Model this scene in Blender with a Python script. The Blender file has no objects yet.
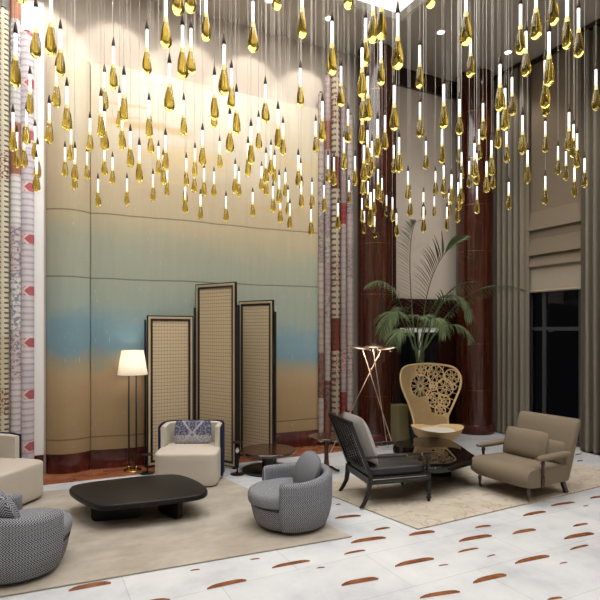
import bpy, bmesh, math, random
from mathutils import Vector, Matrix
random.seed(7)
PI = math.pi
SC = bpy.context.scene
COL = SC.collection
# ------------------------------------------------------------------ camera frame
FPX, HOR, EYE = 536.0, 330.0, 1.8
YAW = math.atan2(.45, .893)
RX, RY = math.cos(YAW), -math.sin(YAW)      # camera right in room axes
FX, FY = math.sin(YAW), math.cos(YAW)       # camera forward in room axes
def cam2room(x, d): return (RX*x + FX*d, RY*x + FY*d)
def D(px, d): return cam2room((px-300)/FPX*d, d)
def Zat(py, d): return EYE + (HOR-py)/FPX*d
def P(px, py, d):
    x, y = D(px, d); return Vector((x, y, Zat(py, d)))
def G(px, py, z=0.0):
    d = FPX*(EYE-z)/(py-HOR); x, y = D(px, d); return Vector((x, y, z))
def rotdir(fx, fd):                          # local -Y faces the camera-frame direction (fx, fd)
    x, y = cam2room(fx, fd); return math.atan2(y, x) + PI/2
XW, YW, HC = 7.5, 7.45, 6.29                 # right wall, back wall, ceiling
X0, Y0 = -5.0, -4.5

# ------------------------------------------------------------------ helpers
def link(o, parent=None):
    COL.objects.link(o)
    if parent is not None: o.parent = parent
    return o
def obj(name, bm, mats, parent=None, smooth=False, angle=None):
    if isinstance(mats, bpy.types.Material): mats = [mats]
    me = bpy.data.meshes.new(name)
    bmesh.ops.recalc_face_normals(bm, faces=bm.faces[:])
    bm.to_mesh(me); bm.free()
    for m in mats: me.materials.append(m)
    if smooth:
        for p in me.polygons: p.use_smooth = True
        if angle: me.set_sharp_from_angle(angle=math.radians(angle))
    return link(bpy.data.objects.new(name, me), parent)
def tag(o, label=None, cat=None, group=None, kind=None):
    if label: o['label'] = label
    if cat: o['category'] = cat
    if group: o['group'] = group
    if kind: o['kind'] = kind
    return o
def thing(name, label, cat, loc=(0,0,0), rotz=0, group=None):
    o = bpy.data.objects.new(name, None); o.empty_display_size = .1
    link(o); o.location = loc; o.rotation_euler = (0,0,rotz)
    return tag(o, label, cat, group)
def copy_tree(o, parent=None):
    c = o.copy(); link(c, parent)
    for ch in list(o.children): copy_tree(ch, c)
    return c
def BM():
    bm = bmesh.new(); bm.loops.layers.uv.new('uv'); return bm
def box(bm, x0, x1, y0, y1, z0, z1, bev=0, seg=2, mat=0, M=None):
    r = bmesh.ops.create_cube(bm, size=1)
    vs = r['verts']
    for v in vs:
        v.co = Vector(((x0+x1)/2 + v.co.x*(x1-x0), (y0+y1)/2 + v.co.y*(y1-y0), (z0+z1)/2 + v.co.z*(z1-z0)))
    fs = list({f for v in vs for f in v.link_faces})
    for f in fs: f.material_index = mat
    if bev:
        es = list({e for v in vs for e in v.link_edges})
        rr = bmesh.ops.bevel(bm, geom=es, offset=bev, segments=seg, profile=.6, affect='EDGES', clamp_overlap=True)
        vs = list({v for f in rr['faces'] for v in f.verts} | {v for v in vs if v.is_valid})
        for f in rr['faces']: f.material_index = mat
    if M is not None:
        for v in vs: v.co = M @ v.co
    return vs
def loft(bm, rings, closed_u=True, cap=True, mat=0, closed_v=False):
    """rings of equal count; uv in metres (u along a ring, v along the loft)."""
    uvl = bm.loops.layers.uv.verify()
    R = [[bm.verts.new(Vector(p)) for p in r] for r in rings]
    n = len(rings[0]); m = len(rings)
    us = []
    for r in rings:
        a = [0.0]
        for i in range(n): a.append(a[-1] + (Vector(r[(i+1) % n])-Vector(r[i])).length)
        us.append(a)
    mid = us[m//2]
    vv = [0.0]
    for j in range(m-1):
        vv.append(vv[-1] + max((Vector(rings[j+1][i])-Vector(rings[j][i])).length for i in range(0, n, max(1, n//8))))
    rng = n if closed_u else n-1
    for j in range(m if closed_v else m-1):
        k = (j+1) % m
        for i in range(rng):
            i2 = (i+1) % n
            try: f = bm.faces.new((R[j][i], R[j][i2], R[k][i2], R[k][i]))
            except ValueError: continue
            f.material_index = mat
            for l, (u, v) in zip(f.loops, ((mid[i], vv[j]), (mid[i+1], vv[j]), (mid[i+1], vv[min(j+1, m-1)]), (mid[i], vv[min(j+1, m-1)]))): l[uvl].uv = (u, v)
    if cap and closed_u and not closed_v:
        for r in (R[0], R[-1]):
            try:
                f = bm.faces.new(r); f.material_index = mat
                for l in f.loops: l[uvl].uv = (l.vert.co.x, l.vert.co.y)
            except ValueError: pass
    return R
def lathe(bm, prof, seg=24, c=(0,0,0), mat=0, cap=True):
    """prof: (r, z) list."""
    rings = [[(c[0]+max(r, 1e-4)*math.cos(2*PI*i/seg), c[1]+max(r, 1e-4)*math.sin(2*PI*i/seg), c[2]+z) for i in range(seg)] for r, z in prof]
    loft(bm, rings, mat=mat, cap=cap)
def tube(bm, pts, r, seg=8, mat=0, closed=False):
    pts = [Vector(p) for p in pts]; n = len(pts); rings = []
    up = Vector((0,0,1)); prev = None
    for i, p in enumerate(pts):
        if closed: t = pts[(i+1) % n]-pts[i-1]
        else: t = pts[min(i+1, n-1)]-pts[max(i-1, 0)]
        t.normalize()
        if prev is None:
            a = t.cross(up if abs(t.z) < .95 else Vector((1,0,0)))
        else:
            a = prev - t*prev.dot(t)
        a.normalize(); prev = a; b = t.cross(a)
        rr = r[i] if isinstance(r, (list, tuple)) else r
        rings.append([p + (a*math.cos(2*PI*k/seg) + b*math.sin(2*PI*k/seg))*rr for k in range(seg)])
    loft(bm, rings, mat=mat, cap=not closed, closed_v=closed)
def beam(bm, p0, p1, w, h, mat=0, up=(0,0,1)):
    p0, p1 = Vector(p0), Vector(p1); t = (p1-p0).normalized(); upv = Vector(up)
    a = t.cross(upv).normalized()*w/2; b = a.cross(t).normalized()*h/2
    loft(bm, [[p+a+b, p-a+b, p-a-b, p+a-b] for p in (p0, p1)], mat=mat)
def prism(bm, pts, z0, z1, bev=0, seg=3, mat=0):
    n = len(pts)
    rings = []
    c = Vector((sum(p[0] for p in pts)/n, sum(p[1] for p in pts)/n))
    def inset(d): 
        out = []
        for i in range(n):
            p = Vector(pts[i][:2]); a = Vector(pts[i-1][:2]); b = Vector(pts[(i+1) % n][:2])
            t = (b-a).normalized(); nr = Vector((t.y, -t.x))
            if nr.dot(p-c) < 0: nr = -nr
            out.append(p-nr*d)
        return out
    if bev:
        for k in range(seg+1):
            a = PI/2*k/seg
            q = inset(bev*(1-math.sin(a))); rings.append([(p.x, p.y, z0+bev*(1-math.cos(a))) for p in q])
        for k in range(seg+1):
            a = PI/2*k/seg
            q = inset(bev*(1-math.cos(a))); rings.append([(p.x, p.y, z1-bev*(1-math.sin(a))) for p in q])
    else:
        rings = [[(p[0], p[1], z0) for p in pts], [(p[0], p[1], z1) for p in pts]]
    loft(bm, rings, mat=mat)
def smooth_closed(pts, n=6):
    """Catmull-Rom through 2D points, closed."""
    out = []; m = len(pts)
    for i in range(m):
        p0, p1, p2, p3 = (Vector(pts[(i+k-1) % m][:2]) for k in range(4))
        for j in range(n):
            t = j/n
            out.append(.5*((2*p1) + (p2-p0)*t + (2*p0-5*p1+4*p2-p3)*t*t + (3*p1-p0-3*p2+p3)*t**3))
    return out
def superellipse(a, b, e=4, n=40, cx=0, cy=0):
    out = []
    for i in range(n):
        t = 2*PI*i/n; c, s = math.cos(t), math.sin(t)
        out.append((cx + a*math.copysign(abs(c)**(2/e), c), cy + b*math.copysign(abs(s)**(2/e), s)))
    return out
def soft_block(bm, a, b, z0, z1, e=5, cx=0, cy=0, r=.04, n=48, dome=0, taper=0, mat=0):
    """upholstered block with a superellipse plan and rounded rims."""
    rings = []
    prof = []
    for k in range(4): t = PI/2*k/3; prof.append((r*(1-math.sin(t)), z0 + r*(1-math.cos(t))))
    for k in range(1, 4): prof.append((0, z0+r + (z1-z0-2*r)*k/4))
    for k in range(5): t = PI/2*k/4; prof.append((r*(1-math.cos(t)), z1 - r*(1-math.sin(t))))
    for d, z in prof:
        s = 1 - taper*(1-(z-z0)/(z1-z0))
        rings.append([(x, y, z) for x, y in superellipse(a*s-d, b*s-d, e, n, cx, cy)])
    for q in (.7, .4, .12):
        rings.append([(x, y, z1 + dome*(1-q*q)) for x, y in superellipse((a-r)*q, (b-r)*q, e, n, cx, cy)])
    loft(bm, rings, mat=mat)
def pillow_bm(w, h, t, n=14, pinch=.06, e=2.6):
    """a stuffed cushion in the local XZ plane, thickness along Y."""
    bm = BM(); uvl = bm.loops.layers.uv.verify()
    g = [[None, None] for _ in range((n+1)*(n+1))]
    for j in range(n+1):
        for i in range(n+1):
            u, v = -1+2*i/n, -1+2*j/n
            x = w/2*u*(1-pinch*v*v*abs(v)) if True else 0
            z = h/2*v*(1-pinch*u*u*abs(u))
            th = t/2*((1-abs(u)**e)*(1-abs(v)**e))**.55
            edge = i in (0, n) or j in (0, n)
            a = bm.verts.new((x, -th, z)); b = a if edge else bm.verts.new((x, th, z))
            g[j*(n+1)+i] = [a, b]
    for j in range(n):
        for i in range(n):
            for s in (0, 1):
                q = [g[j*(n+1)+i][s], g[j*(n+1)+i+1][s], g[(j+1)*(n+1)+i+1][s], g[(j+1)*(n+1)+i][s]]
                if s: q.reverse()
                f = bm.faces.new(q)
                for l in f.loops: l[uvl].uv = (l.vert.co.x, l.vert.co.z)
    return bm
def bez(p0, p1, p2, n):
    p0, p1, p2 = Vector(p0), Vector(p1), Vector(p2)
    return [p0*(1-t)**2 + p1*2*t*(1-t) + p2*t*t for t in (i/n for i in range(n+1))]

# ------------------------------------------------------------------ materials
def srgb(r, g, b):
    f = lambda c: (c/255/12.92) if c/255 <= .04045 else ((c/255+.055)/1.055)**2.4
    return (f(r), f(g), f(b), 1)
class NT:
    def __init__(s, name, rough=.5, spec=.5, metal=0):
        s.m = bpy.data.materials.new(name); s.m.use_nodes = True
        s.t = s.m.node_tree; s.n = s.t.nodes; s.b = s.n['Principled BSDF']
        s.b.inputs['Roughness'].default_value = rough
        s.b.inputs['Specular IOR Level'].default_value = spec
        s.b.inputs['Metallic'].default_value = metal
    def new(s, ty, **kw):
        nd = s.n.new(ty)
        for k, v in kw.items():
            if k.startswith('i_'): nd.inputs[k[2:].replace('_', ' ')].default_value = v
            else: setattr(nd, k, v)
        return nd
    def l(s, a, b): s.t.links.new(a, b)
    def coord(s, which='Object'):
        return s.new('ShaderNodeTexCoord').outputs[which]
    def xyz(s, vec):
        nd = s.new('ShaderNodeSeparateXYZ'); s.l(vec, nd.inputs[0]); return nd.outputs
    def val(s, x, sock):
        if isinstance(x, (int, float)): sock.default_value = x
        else: s.l(x, sock)
    def math(s, op, a, b=0, c=0):
        nd = s.new('ShaderNodeMath', operation=op)
        s.val(a, nd.inputs[0]); s.val(b, nd.inputs[1]); s.val(c, nd.inputs[2]); return nd.outputs[0]
    def vec(s, x, y, z):
        nd = s.new('ShaderNodeCombineXYZ'); s.val(x, nd.inputs[0]); s.val(y, nd.inputs[1]); s.val(z, nd.inputs[2]); return nd.outputs[0]
    def map(s, vec, scale=(1,1,1), loc=(0,0,0)):
        nd = s.new('ShaderNodeMapping'); s.l(vec, nd.inputs[0]); nd.inputs['Scale'].default_value = scale; nd.inputs['Location'].default_value = loc; return nd.outputs[0]
    def noise(s, vec, scale=5, detail=4, rough=.5):
        nd = s.new('ShaderNodeTexNoise'); s.l(vec, nd.inputs['Vector'])
        nd.inputs['Scale'].default_value = scale; nd.inputs['Detail'].default_value = detail; nd.inputs['Roughness'].default_value = rough
        return nd.outputs['Fac']
    def ramp(s, fac, stops, interp='LINEAR'):
        nd = s.new('ShaderNodeValToRGB'); cr = nd.color_ramp; cr.interpolation = interp
        while len(cr.elements) < len(stops): cr.elements.new(.5)
        for e, (p, c) in zip(cr.elements, stops): e.position = p; e.color = c
        s.val(fac, nd.inputs[0]); return nd.outputs[0]
    def mix(s, fac, a, b, mode='MIX'):
        nd = s.new('ShaderNodeMix', data_type='RGBA', blend_type=mode)
        s.val(fac, nd.inputs[0])
        for x, k in ((a, 6), (b, 7)):
            if isinstance(x, tuple): nd.inputs[k].default_value = x
            else: s.l(x, nd.inputs[k])
        return nd.outputs[2]
    def color(s, c):
        if isinstance(c, tuple): s.b.inputs['Base Color'].default_value = c
        else: s.l(c, s.b.inputs['Base Color'])
        return s
    def bump(s, h, strength=.3, dist=.01):
        nd = s.new('ShaderNodeBump'); nd.inputs['Strength'].default_value = strength; nd.inputs['Distance'].default_value = dist
        s.l(h, nd.inputs['Height']); s.l(nd.outputs[0], s.b.inputs['Normal']); return s
def plain(name, c, rough=.5, spec=.5, metal=0, var=.06, scale=12):
    t = NT(name, rough, spec, metal); n = t.noise(t.coord(), scale, 3)
    d = tuple(x*(1-var*2.2) for x in c[:3])+(1,)
    return t.color(t.mix(n, d, c)).m
def fabric(name, c, c2, scale=260, rough=.95, bump=.25):
    t = NT(name, rough, .2); co = t.coord()
    n = t.noise(co, scale, 2); m = t.noise(co, 9, 3)
    c3 = t.mix(n, c, c2); t.color(t.mix(t.math('MULTIPLY', m, .25), c3, tuple(x*.7 for x in c[:3])+(1,)))
    return t.bump(n, bump, .003).m
def emit(name, c, s):
    m = bpy.data.materials.new(name); m.use_nodes = True; b = m.node_tree.nodes['Principled BSDF']
    b.inputs['Base Color'].default_value = c; b.inputs['Emission Color'].default_value = c; b.inputs['Emission Strength'].default_value = s
    return m
M = {}
M['taupe'] = plain('taupe plaster', srgb(196,184,170), .8, .2, var=.02, scale=3)
M['ceil'] = plain('ceiling paint', srgb(186,178,168), .85, .2, var=.02, scale=2)
M['white'] = plain('white paint', srgb(238,236,232), .7, .3, var=.01)
M['black'] = plain('black lacquer', srgb(22,18,16), .35, .5)
M['blackgloss'] = plain('polished black stone', srgb(14,13,13), .04, .6)
M['bronze'] = plain('dark bronze', srgb(66,54,44), .4, .5, .7)
M['brass'] = plain('satin brass', srgb(190,150,95), .25, .5, 1)
M['gold'] = plain('rose gold', srgb(226,204,182), .3, .5, 1)
M['wire'] = plain('steel cable', srgb(205,200,190), .4, .5, .2)
M['cream'] = fabric('cream ribbed fabric', srgb(210,201,187), srgb(186,177,163), 180)
M['navy'] = fabric('navy fabric', srgb(40,44,74), srgb(28,30,54), 200)
M['taupe_vel'] = fabric('taupe upholstery', srgb(130,117,99), srgb(112,100,84), 240)
M['greyfab'] = fabric('grey linen', srgb(182,178,174), srgb(156,153,150), 200)
M['steelfab'] = fabric('steel grey fabric', srgb(126,128,132), srgb(92,94,98), 160)
M['leather'] = plain('black leather', srgb(34,36,40), .38, .5, var=.15, scale=30)
M['cane'] = fabric('woven rattan', srgb(222,196,150), srgb(176,146,102), 120, .7, .5)
M['olive'] = plain('olive lacquer', srgb(128,120,86), .5, .4)
M['leafpot'] = plain('dark planter', srgb(40,36,32), .5, .5)

def wood(name, dark, light, rough=.15, coat=.4, sc=(9,9,.5)):
    t = NT(name, rough, .5); co = t.coord(); n = t.noise(t.map(co, sc), 2.2, 6, .6); f = t.noise(t.map(co, (60,60,1.2)), 2, 3)
    c = t.ramp(n, [(.3, dark), (.7, light)]); t.color(t.mix(t.math('MULTIPLY', f, .45), c, dark))
    t.b.inputs['Coat Weight'].default_value = coat; t.b.inputs['Coat Roughness'].default_value = .06
    return t.m
M['mahog'] = wood('mahogany veneer', srgb(36,14,9), srgb(88,38,20))
M['mahog_dark'] = wood('dark mahogany', srgb(30,15,12), srgb(62,30,22))
M['tabwood'] = wood('brown table wood', srgb(40,24,18), srgb(78,48,34), .2, .3)
M['blackwood'] = wood('black stained oak', srgb(17,14,13), srgb(30,26,23), .42, 0, (3,12,3)); M['blackwood'].node_tree.nodes['Principled BSDF'].inputs['Specular IOR Level'].default_value = .28

def mat_floor():
    t = NT('white marble tiles', .27, .38); co = t.coord(); x, y, z = t.xyz(co)
    n = t.noise(co, 1.3, 8, .62); n2 = t.noise(co, 5, 6, .6)
    c = t.ramp(n, [(.3, srgb(180,182,187)), (.5, srgb(208,210,212)), (.7, srgb(222,223,222))])
    c = t.mix(t.math('MULTIPLY', n2, .22), c, srgb(172,174,178))
    bx = t.new('ShaderNodeTexBrick', offset=.5); t.l(co, bx.inputs['Vector'])
    bx.inputs['Color1'].default_value = (1,1,1,1); bx.inputs['Color2'].default_value = (.9,.9,.91,1); bx.inputs['Mortar'].default_value = (.7,.7,.7,1)
    bx.inputs['Scale'].default_value = 1; bx.inputs['Brick Width'].default_value = 1.2; bx.inputs['Row Height'].default_value = .6; bx.inputs['Mortar Size'].default_value = .003
    return t.color(t.mix(1, c, bx.outputs[0], 'MULTIPLY')).m
M['floor'] = mat_floor()
def mat_stone(name, a, b, c2, rough=.12, sc=3):
    t = NT(name, rough, .5); co = t.coord(); n = t.noise(co, sc, 9, .68); w = t.noise(t.map(co, (1,1,3)), sc*4, 5)
    c = t.ramp(n, [(.32, a), (.52, b), (.7, c2)]); return t.color(t.mix(t.math('MULTIPLY', w, .3), c, a)).m
M['redmarble'] = mat_stone('red marble', srgb(46,17,14), srgb(86,35,28), srgb(130,74,60), .1, 4)
M['brownmarble'] = mat_stone('brown marble strip', srgb(116,66,44), srgb(152,94,64), srgb(178,122,90), .2, 3)
M['inlay'] = mat_stone('brown stone inlay', srgb(98,56,32), srgb(132,82,50), srgb(156,104,68), .2, 9)
def mat_rug(name, a, b, c2, lines=False):
    t = NT(name, .95, .1); co = t.coord(); n = t.noise(t.map(co, (1,1.6,1)), 2.2, 8, .65); f = t.noise(co, 170, 2)
    c = t.ramp(n, [(.34, a), (.5, b), (.66, c2)])
    if lines:
        v = t.new('ShaderNodeTexVoronoi', feature='DISTANCE_TO_EDGE'); w = t.new('ShaderNodeVectorMath', operation='ADD')
        ns = t.new('ShaderNodeTexNoise'); t.l(co, ns.inputs['Vector']); ns.inputs['Scale'].default_value = 3
        t.l(co, w.inputs[0]); t.l(ns.outputs['Color'], w.inputs[1]); t.l(w.outputs[0], v.inputs['Vector']); v.inputs['Scale'].default_value = 2.4
        k = t.math('LESS_THAN', v.outputs['Distance'], .025)
        c = t.mix(t.math('MULTIPLY', k, .45), c, srgb(150,128,98))
    t.color(t.mix(t.math('MULTIPLY', f, .3), c, tuple(x*.72 for x in a[:3])+(1,)))
    return t.bump(f, .3, .004).m
M['rug1'] = mat_rug('beige wool rug', srgb(156,147,134), srgb(170,161,148), srgb(183,174,162))
M['rug2'] = mat_rug('sand rug with vein lines', srgb(172,162,147), srgb(187,177,162), srgb(198,189,176), True)
def mat_tweed(name, a, b, su=.05, sv=.020, mul=1):
    t = NT(name, .95, .15); u, v, _ = t.xyz(t.coord('UV'))
    k = t.math('FRACT', t.math('DIVIDE', u, su)); zig = t.math('MULTIPLY', t.math('ABSOLUTE', t.math('SUBTRACT', k, .5)), su*1.3)
    s = t.math('FRACT', t.math('DIVIDE', t.math('ADD', v, zig), sv)); s2 = t.math('GREATER_THAN', s, .48)
    n = t.noise(t.coord(), 190, 2); c = t.mix(s2, a, b); t.color(t.mix(t.math('MULTIPLY', n, .35), c, srgb(70,72,76)))
    return t.bump(s, .35, .003).m
M['tweed'] = mat_tweed('black and white herringbone tweed', srgb(42,44,50), srgb(166,168,174))
M['tweedlight'] = mat_tweed('grey seat tweed', srgb(96,97,101), srgb(160,161,166), .04, .016)
def mat_damask():
    t = NT('navy and white damask', .9, .2); u, v, _ = t.xyz(t.coord('UV'))
    au = t.math('ABSOLUTE', u)
    w = t.new('ShaderNodeTexVoronoi', feature='F1'); t.l(t.vec(au, v, 0), w.inputs['Vector']); w.inputs['Scale'].default_value = 26
    n = t.noise(t.vec(au, v, 0), 34, 3, .6); k = t.math('GREATER_THAN', n, .53)
    low = t.math('LESS_THAN', v, -.035); k2 = t.math('GREATER_THAN', t.noise(t.vec(au, v, 3), 80, 2), .45)
    d = t.math('ABSOLUTE', t.math('SUBTRACT', au, t.math('ADD', t.math('MULTIPLY', t.math('ABSOLUTE', v), .8), .012))); band = t.math('LESS_THAN', d, .014)
    f = t.math('MAXIMUM', t.math('MULTIPLY', k, .28), t.math('MAXIMUM', t.math('MULTIPLY', t.math('MULTIPLY', low, k2), .6), t.math('MULTIPLY', band, .5)))
    return t.color(t.mix(f, srgb(74,76,98), srgb(206,202,198))).m
M['damask'] = mat_damask()
def mat_mural():
    t = NT('painted panel with sand and sea bands', .5, .25); co = t.coord(); x, y, z = t.xyz(co)
    n = t.noise(t.map(co, (.35,1,1.0)), 1.6, 7, .6); st = t.noise(t.map(co, (5,1,.5)), 3, 6, .7); sp = t.noise(t.map(co, (20,1,2.5)), 3, 3)
    zz = t.math('ADD', z, t.math('MULTIPLY', t.math('SUBTRACT', n, .5), .9))
    zz = t.math('ADD', zz, t.math('MULTIPLY', t.math('SUBTRACT', x, 2.1), .05))
    f = t.math('DIVIDE', zz, 5.3)
    S = [(0, (146,122,86)), (.09, (156,132,96)), (.17, (170,142,106)), (.225, (174,150,116)), (.255, (148,148,132)), (.285, (112,148,164)), (.325, (120,154,166)),
         (.37, (150,166,156)), (.46, (160,168,152)), (.53, (164,168,148)), (.60, (186,172,140)), (.68, (192,173,142)), (.78, (202,186,156)), (.88, (212,199,172)), (1, (218,207,186))]
    c = t.ramp(f, [(p, srgb(*q)) for p, q in S])
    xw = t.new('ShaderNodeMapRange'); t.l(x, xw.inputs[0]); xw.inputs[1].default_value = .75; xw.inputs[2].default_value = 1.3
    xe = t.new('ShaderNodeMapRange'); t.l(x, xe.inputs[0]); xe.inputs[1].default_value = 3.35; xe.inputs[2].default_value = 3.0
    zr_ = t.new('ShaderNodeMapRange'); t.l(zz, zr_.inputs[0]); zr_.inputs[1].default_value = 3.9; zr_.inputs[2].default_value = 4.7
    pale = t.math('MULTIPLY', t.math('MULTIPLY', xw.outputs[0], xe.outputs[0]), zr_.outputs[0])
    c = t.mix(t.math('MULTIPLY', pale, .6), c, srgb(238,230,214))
    # yellow cloud strokes high on the panel
    cl = t.noise(t.map(co, (.5,1,3.2), (3,0,0)), 1.3, 5, .55)
    up = t.math('GREATER_THAN', z, 3.6)
    ck = t.math('MULTIPLY', t.ramp(cl, [(.54, (0,0,0,1)), (.66, (1,1,1,1))]), up)
    c = t.mix(t.math('MULTIPLY', ck, .5), c, srgb(222,188,120))
    for zc, xa, xb, hw_, am in ((4.52, .75, 2.1, .075, .6), (4.78, .8, 1.5, .03, .4), (4.62, 1.0, 1.35, .03, .35), (3.62, 2.7, 3.9, .05, .3)):
        wv = t.math('MULTIPLY', t.math('SUBTRACT', t.noise(t.vec(x, 0, zc), 2.2, 3), .5), .22)
        dz = t.math('ABSOLUTE', t.math('SUBTRACT', t.math('ADD', z, wv), zc)); mr = t.new('ShaderNodeMapRange'); t.l(dz, mr.inputs[0]); mr.inputs[1].default_value = hw_; mr.inputs[2].default_value = hw_*.3
        dx = t.math('ABSOLUTE', t.math('SUBTRACT', x, (xa+xb)/2)); mx = t.new('ShaderNodeMapRange'); t.l(dx, mx.inputs[0]); mx.inputs[1].default_value = (xb-xa)/2; mx.inputs[2].default_value = (xb-xa)/3.2
        c = t.mix(t.math('MULTIPLY', t.math('MULTIPLY', mr.outputs[0], mx.outputs[0]), am), c, srgb(206,164,84))
    c = t.mix(t.math('MULTIPLY', st, .32), c, srgb(118,108,88))
    spk = t.math('GREATER_THAN', sp, .70)
    c = t.mix(t.math('MULTIPLY', spk, .3), c, srgb(232,226,206))
    wob = t.math('MULTIPLY', t.math('SUBTRACT', t.noise(t.vec(x, 0, 0), 1.2, 2), .5), .05)
    zw = t.math('ADD', z, wob); lines = None
    for zs in (.42, 2.47, 3.31):
        k = t.math('LESS_THAN', t.math('ABSOLUTE', t.math('SUBTRACT', zw, zs)), .009)
        lines = k if lines is None else t.math('MAXIMUM', lines, k)
    c = t.mix(t.math('MULTIPLY', lines, .6), c, srgb(70,56,38))
    t.color(c); t.b.inputs['Coat Weight'].default_value = .25; t.b.inputs['Coat Roughness'].default_value = .2
    return t.m
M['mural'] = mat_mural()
def mat_textile(name, pal, seed, bh=.23, rib=60, chev=None, dash=None, speck=None):
    t = NT(name, .95, .1); x, y, z = t.xyz(t.coord())
    zn = t.math('ADD', z, seed*1.37)
    wn = t.new('ShaderNodeTexWhiteNoise', noise_dimensions='1D'); zb = t.math('FLOOR', t.math('DIVIDE', zn, bh)); t.l(zb, wn.inputs['W'])
    n = len(pal); c = t.ramp(wn.outputs['Value'], [(i/n, srgb(*p)) for i, p in enumerate(pal)], 'CONSTANT')
    r = t.math('SINE', t.math('MULTIPLY', zn, rib*6.283)); ns = t.noise(t.vec(t.math('MULTIPLY', x, 1), 0, z), 24, 4, .7)
    c = t.mix(t.math('MULTIPLY', t.math('GREATER_THAN', t.math('ADD', r, t.math('MULTIPLY', ns, 1.2)), 1.1), .35), c, srgb(120,104,96))
    if speck:
        wb = t.new('ShaderNodeTexWhiteNoise', noise_dimensions='1D'); t.l(t.math('ADD', zb, 77), wb.inputs['W'])
        on = t.math('GREATER_THAN', wb.outputs['Value'], speck[1]); sp = t.math('GREATER_THAN', t.noise(t.vec(x, seed, z), 38, 2), .54)
        c = t.mix(t.math('MULTIPLY', t.math('MULTIPLY', on, sp), .85), c, srgb(*speck[0]))
    if chev:
        col, per, off = chev
        zz = t.math('SUBTRACT', t.math('MODULO', t.math('ADD', zn, off+10*per), per), per/2)
        az = t.math('ABSOLUTE', zz); band = t.math('LESS_THAN', t.math('ABSOLUTE', t.math('SUBTRACT', t.math('ADD', x, .05), t.math('MULTIPLY', az, 1.0))), .018)
        inb = t.math('LESS_THAN', az, .06)
        ba = t.math('MULTIPLY', inb, t.math('SUBTRACT', 1, band)); c = t.mix(t.math('MULTIPLY', ba, t.math('MULTIPLY', t.math('LESS_THAN', az, .055), t.math('GREATER_THAN', x, -.03))), c, srgb(*col))
        c = t.mix(t.math('MULTIPLY', band, inb), c, srgb(226,196,186))
    if dash:
        dz = t.math('FRACT', t.math('DIVIDE', zn, dash)); on = t.math('LESS_THAN', dz, .4); ax = t.math('ABSOLUTE', t.math('ADD', x, t.math('MULTIPLY', t.math('SINE', t.math('MULTIPLY', zn, 6.283/dash)), .012)))
        side = t.math('GREATER_THAN', ax, .018)
        c = t.mix(t.math('MULTIPLY', t.math('MULTIPLY', on, side), .85), c, srgb(62,56,46))
    t.color(c); return t.bump(r, .25, .004).m
def mat_screen():
    t = NT('woven cane infill', .7, .3); u, v, _ = t.xyz(t.coord('UV')); P_ = .05
    fu = t.math('FRACT', t.math('DIVIDE', u, P_)); fv = t.math('FRACT', t.math('DIVIDE', v, P_))
    gu = t.math('LESS_THAN', fu, .14); gv = t.math('LESS_THAN', fv, .16); g = t.math('MAXIMUM', t.math('MULTIPLY', gu, .55), gv)
    dot = t.math('MULTIPLY', t.math('LESS_THAN', t.math('ABSOLUTE', t.math('SUBTRACT', fu, .07)), .16), t.math('LESS_THAN', t.math('ABSOLUTE', t.math('SUBTRACT', fv, .08)), .2))
    n = t.noise(t.coord(), 60, 3); c = t.mix(n, srgb(186,166,132), srgb(208,190,158))
    c = t.mix(t.math('MULTIPLY', g, .42), c, srgb(92,70,44)); c = t.mix(t.math('MULTIPLY', dot, .6), c, srgb(50,36,22))
    return t.color(c).bump(t.math('SUBTRACT', 1, g), .5, .004).m
M['screen'] = mat_screen()
def mat_weave():
    t = NT('fine rattan weave', .65, .3); u, v, _ = t.xyz(t.coord('UV')); p = .026
    a = t.math('SINE', t.math('MULTIPLY', u, 6.283/p)); b = t.math('SINE', t.math('MULTIPLY', v, 6.283/p)); w = t.math('MULTIPLY', a, b)
    n = t.noise(t.coord(), 14, 3); c = t.mix(n, srgb(190,160,114), srgb(226,200,154)); c = t.mix(t.math('MULTIPLY', t.math('GREATER_THAN', w, .15), .5), c, srgb(140,108,66))
    return t.color(c).bump(w, .4, .003).m
M['weave'] = mat_weave()
def mat_curtain(name, c):
    t = NT(name, .9, .15); n = t.noise(t.map(t.coord(), (60,60,6)), 4, 3); return t.color(t.mix(n, c, tuple(x*.78 for x in c[:3])+(1,))).m
M['curtain'] = mat_curtain('grey brown drape', srgb(128,120,106))
M['blind'] = mat_curtain('taupe blind linen', srgb(124,111,94))
M['blindhem'] = mat_curtain('pale blind hem', srgb(160,148,130))
def mat_leaf():
    t = NT('palm leaf', .5, .4); n = t.noise(t.coord(), 3, 3); t.color(t.mix(n, srgb(40,58,32), srgb(112,128,86)))
    t.b.inputs['Transmission Weight'].default_value = 0; return t.m
M['leaf'] = mat_leaf(); M['stem'] = plain('palm stem', srgb(86,98,62), .6, .3)
def mat_glass(name, c, rough=.02, ior=1.45):
    t = NT(name, rough, .5); t.b.inputs['Base Color'].default_value = c; t.b.inputs['Transmission Weight'].default_value = 1; t.b.inputs['IOR'].default_value = ior; return t.m
M['amber'] = mat_glass('amber blown glass', (.68,.53,.11,1), .03, 1.4)
M['pane'] = mat_glass('window glass', (.9,.93,.96,1), .0, 1.45)
M['rod'] = emit('lit frosted rod', (1,.98,.95,1), 1.2)
M['glow'] = emit('lit ceiling panel', (1,.985,.965,1), 5.0)
M['lens'] = emit('lit downlight lens', (1,.93,.84,1), 9)
def mat_shade():
    t = NT('cream lamp shade', .9, .1); t.b.inputs['Base Color'].default_value = srgb(244,238,226)
    tr = t.new('ShaderNodeBsdfTranslucent'); tr.inputs[0].default_value = srgb(250,244,232)
    mx = t.new('ShaderNodeMixShader'); mx.inputs[0].default_value = .5
    t.l(t.b.outputs[0], mx.inputs[1]); t.l(tr.outputs[0], mx.inputs[2]); t.l(mx.outputs[0], t.n['Material Output'].inputs[0]); return t.m
M['shade'] = mat_shade()
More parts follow.
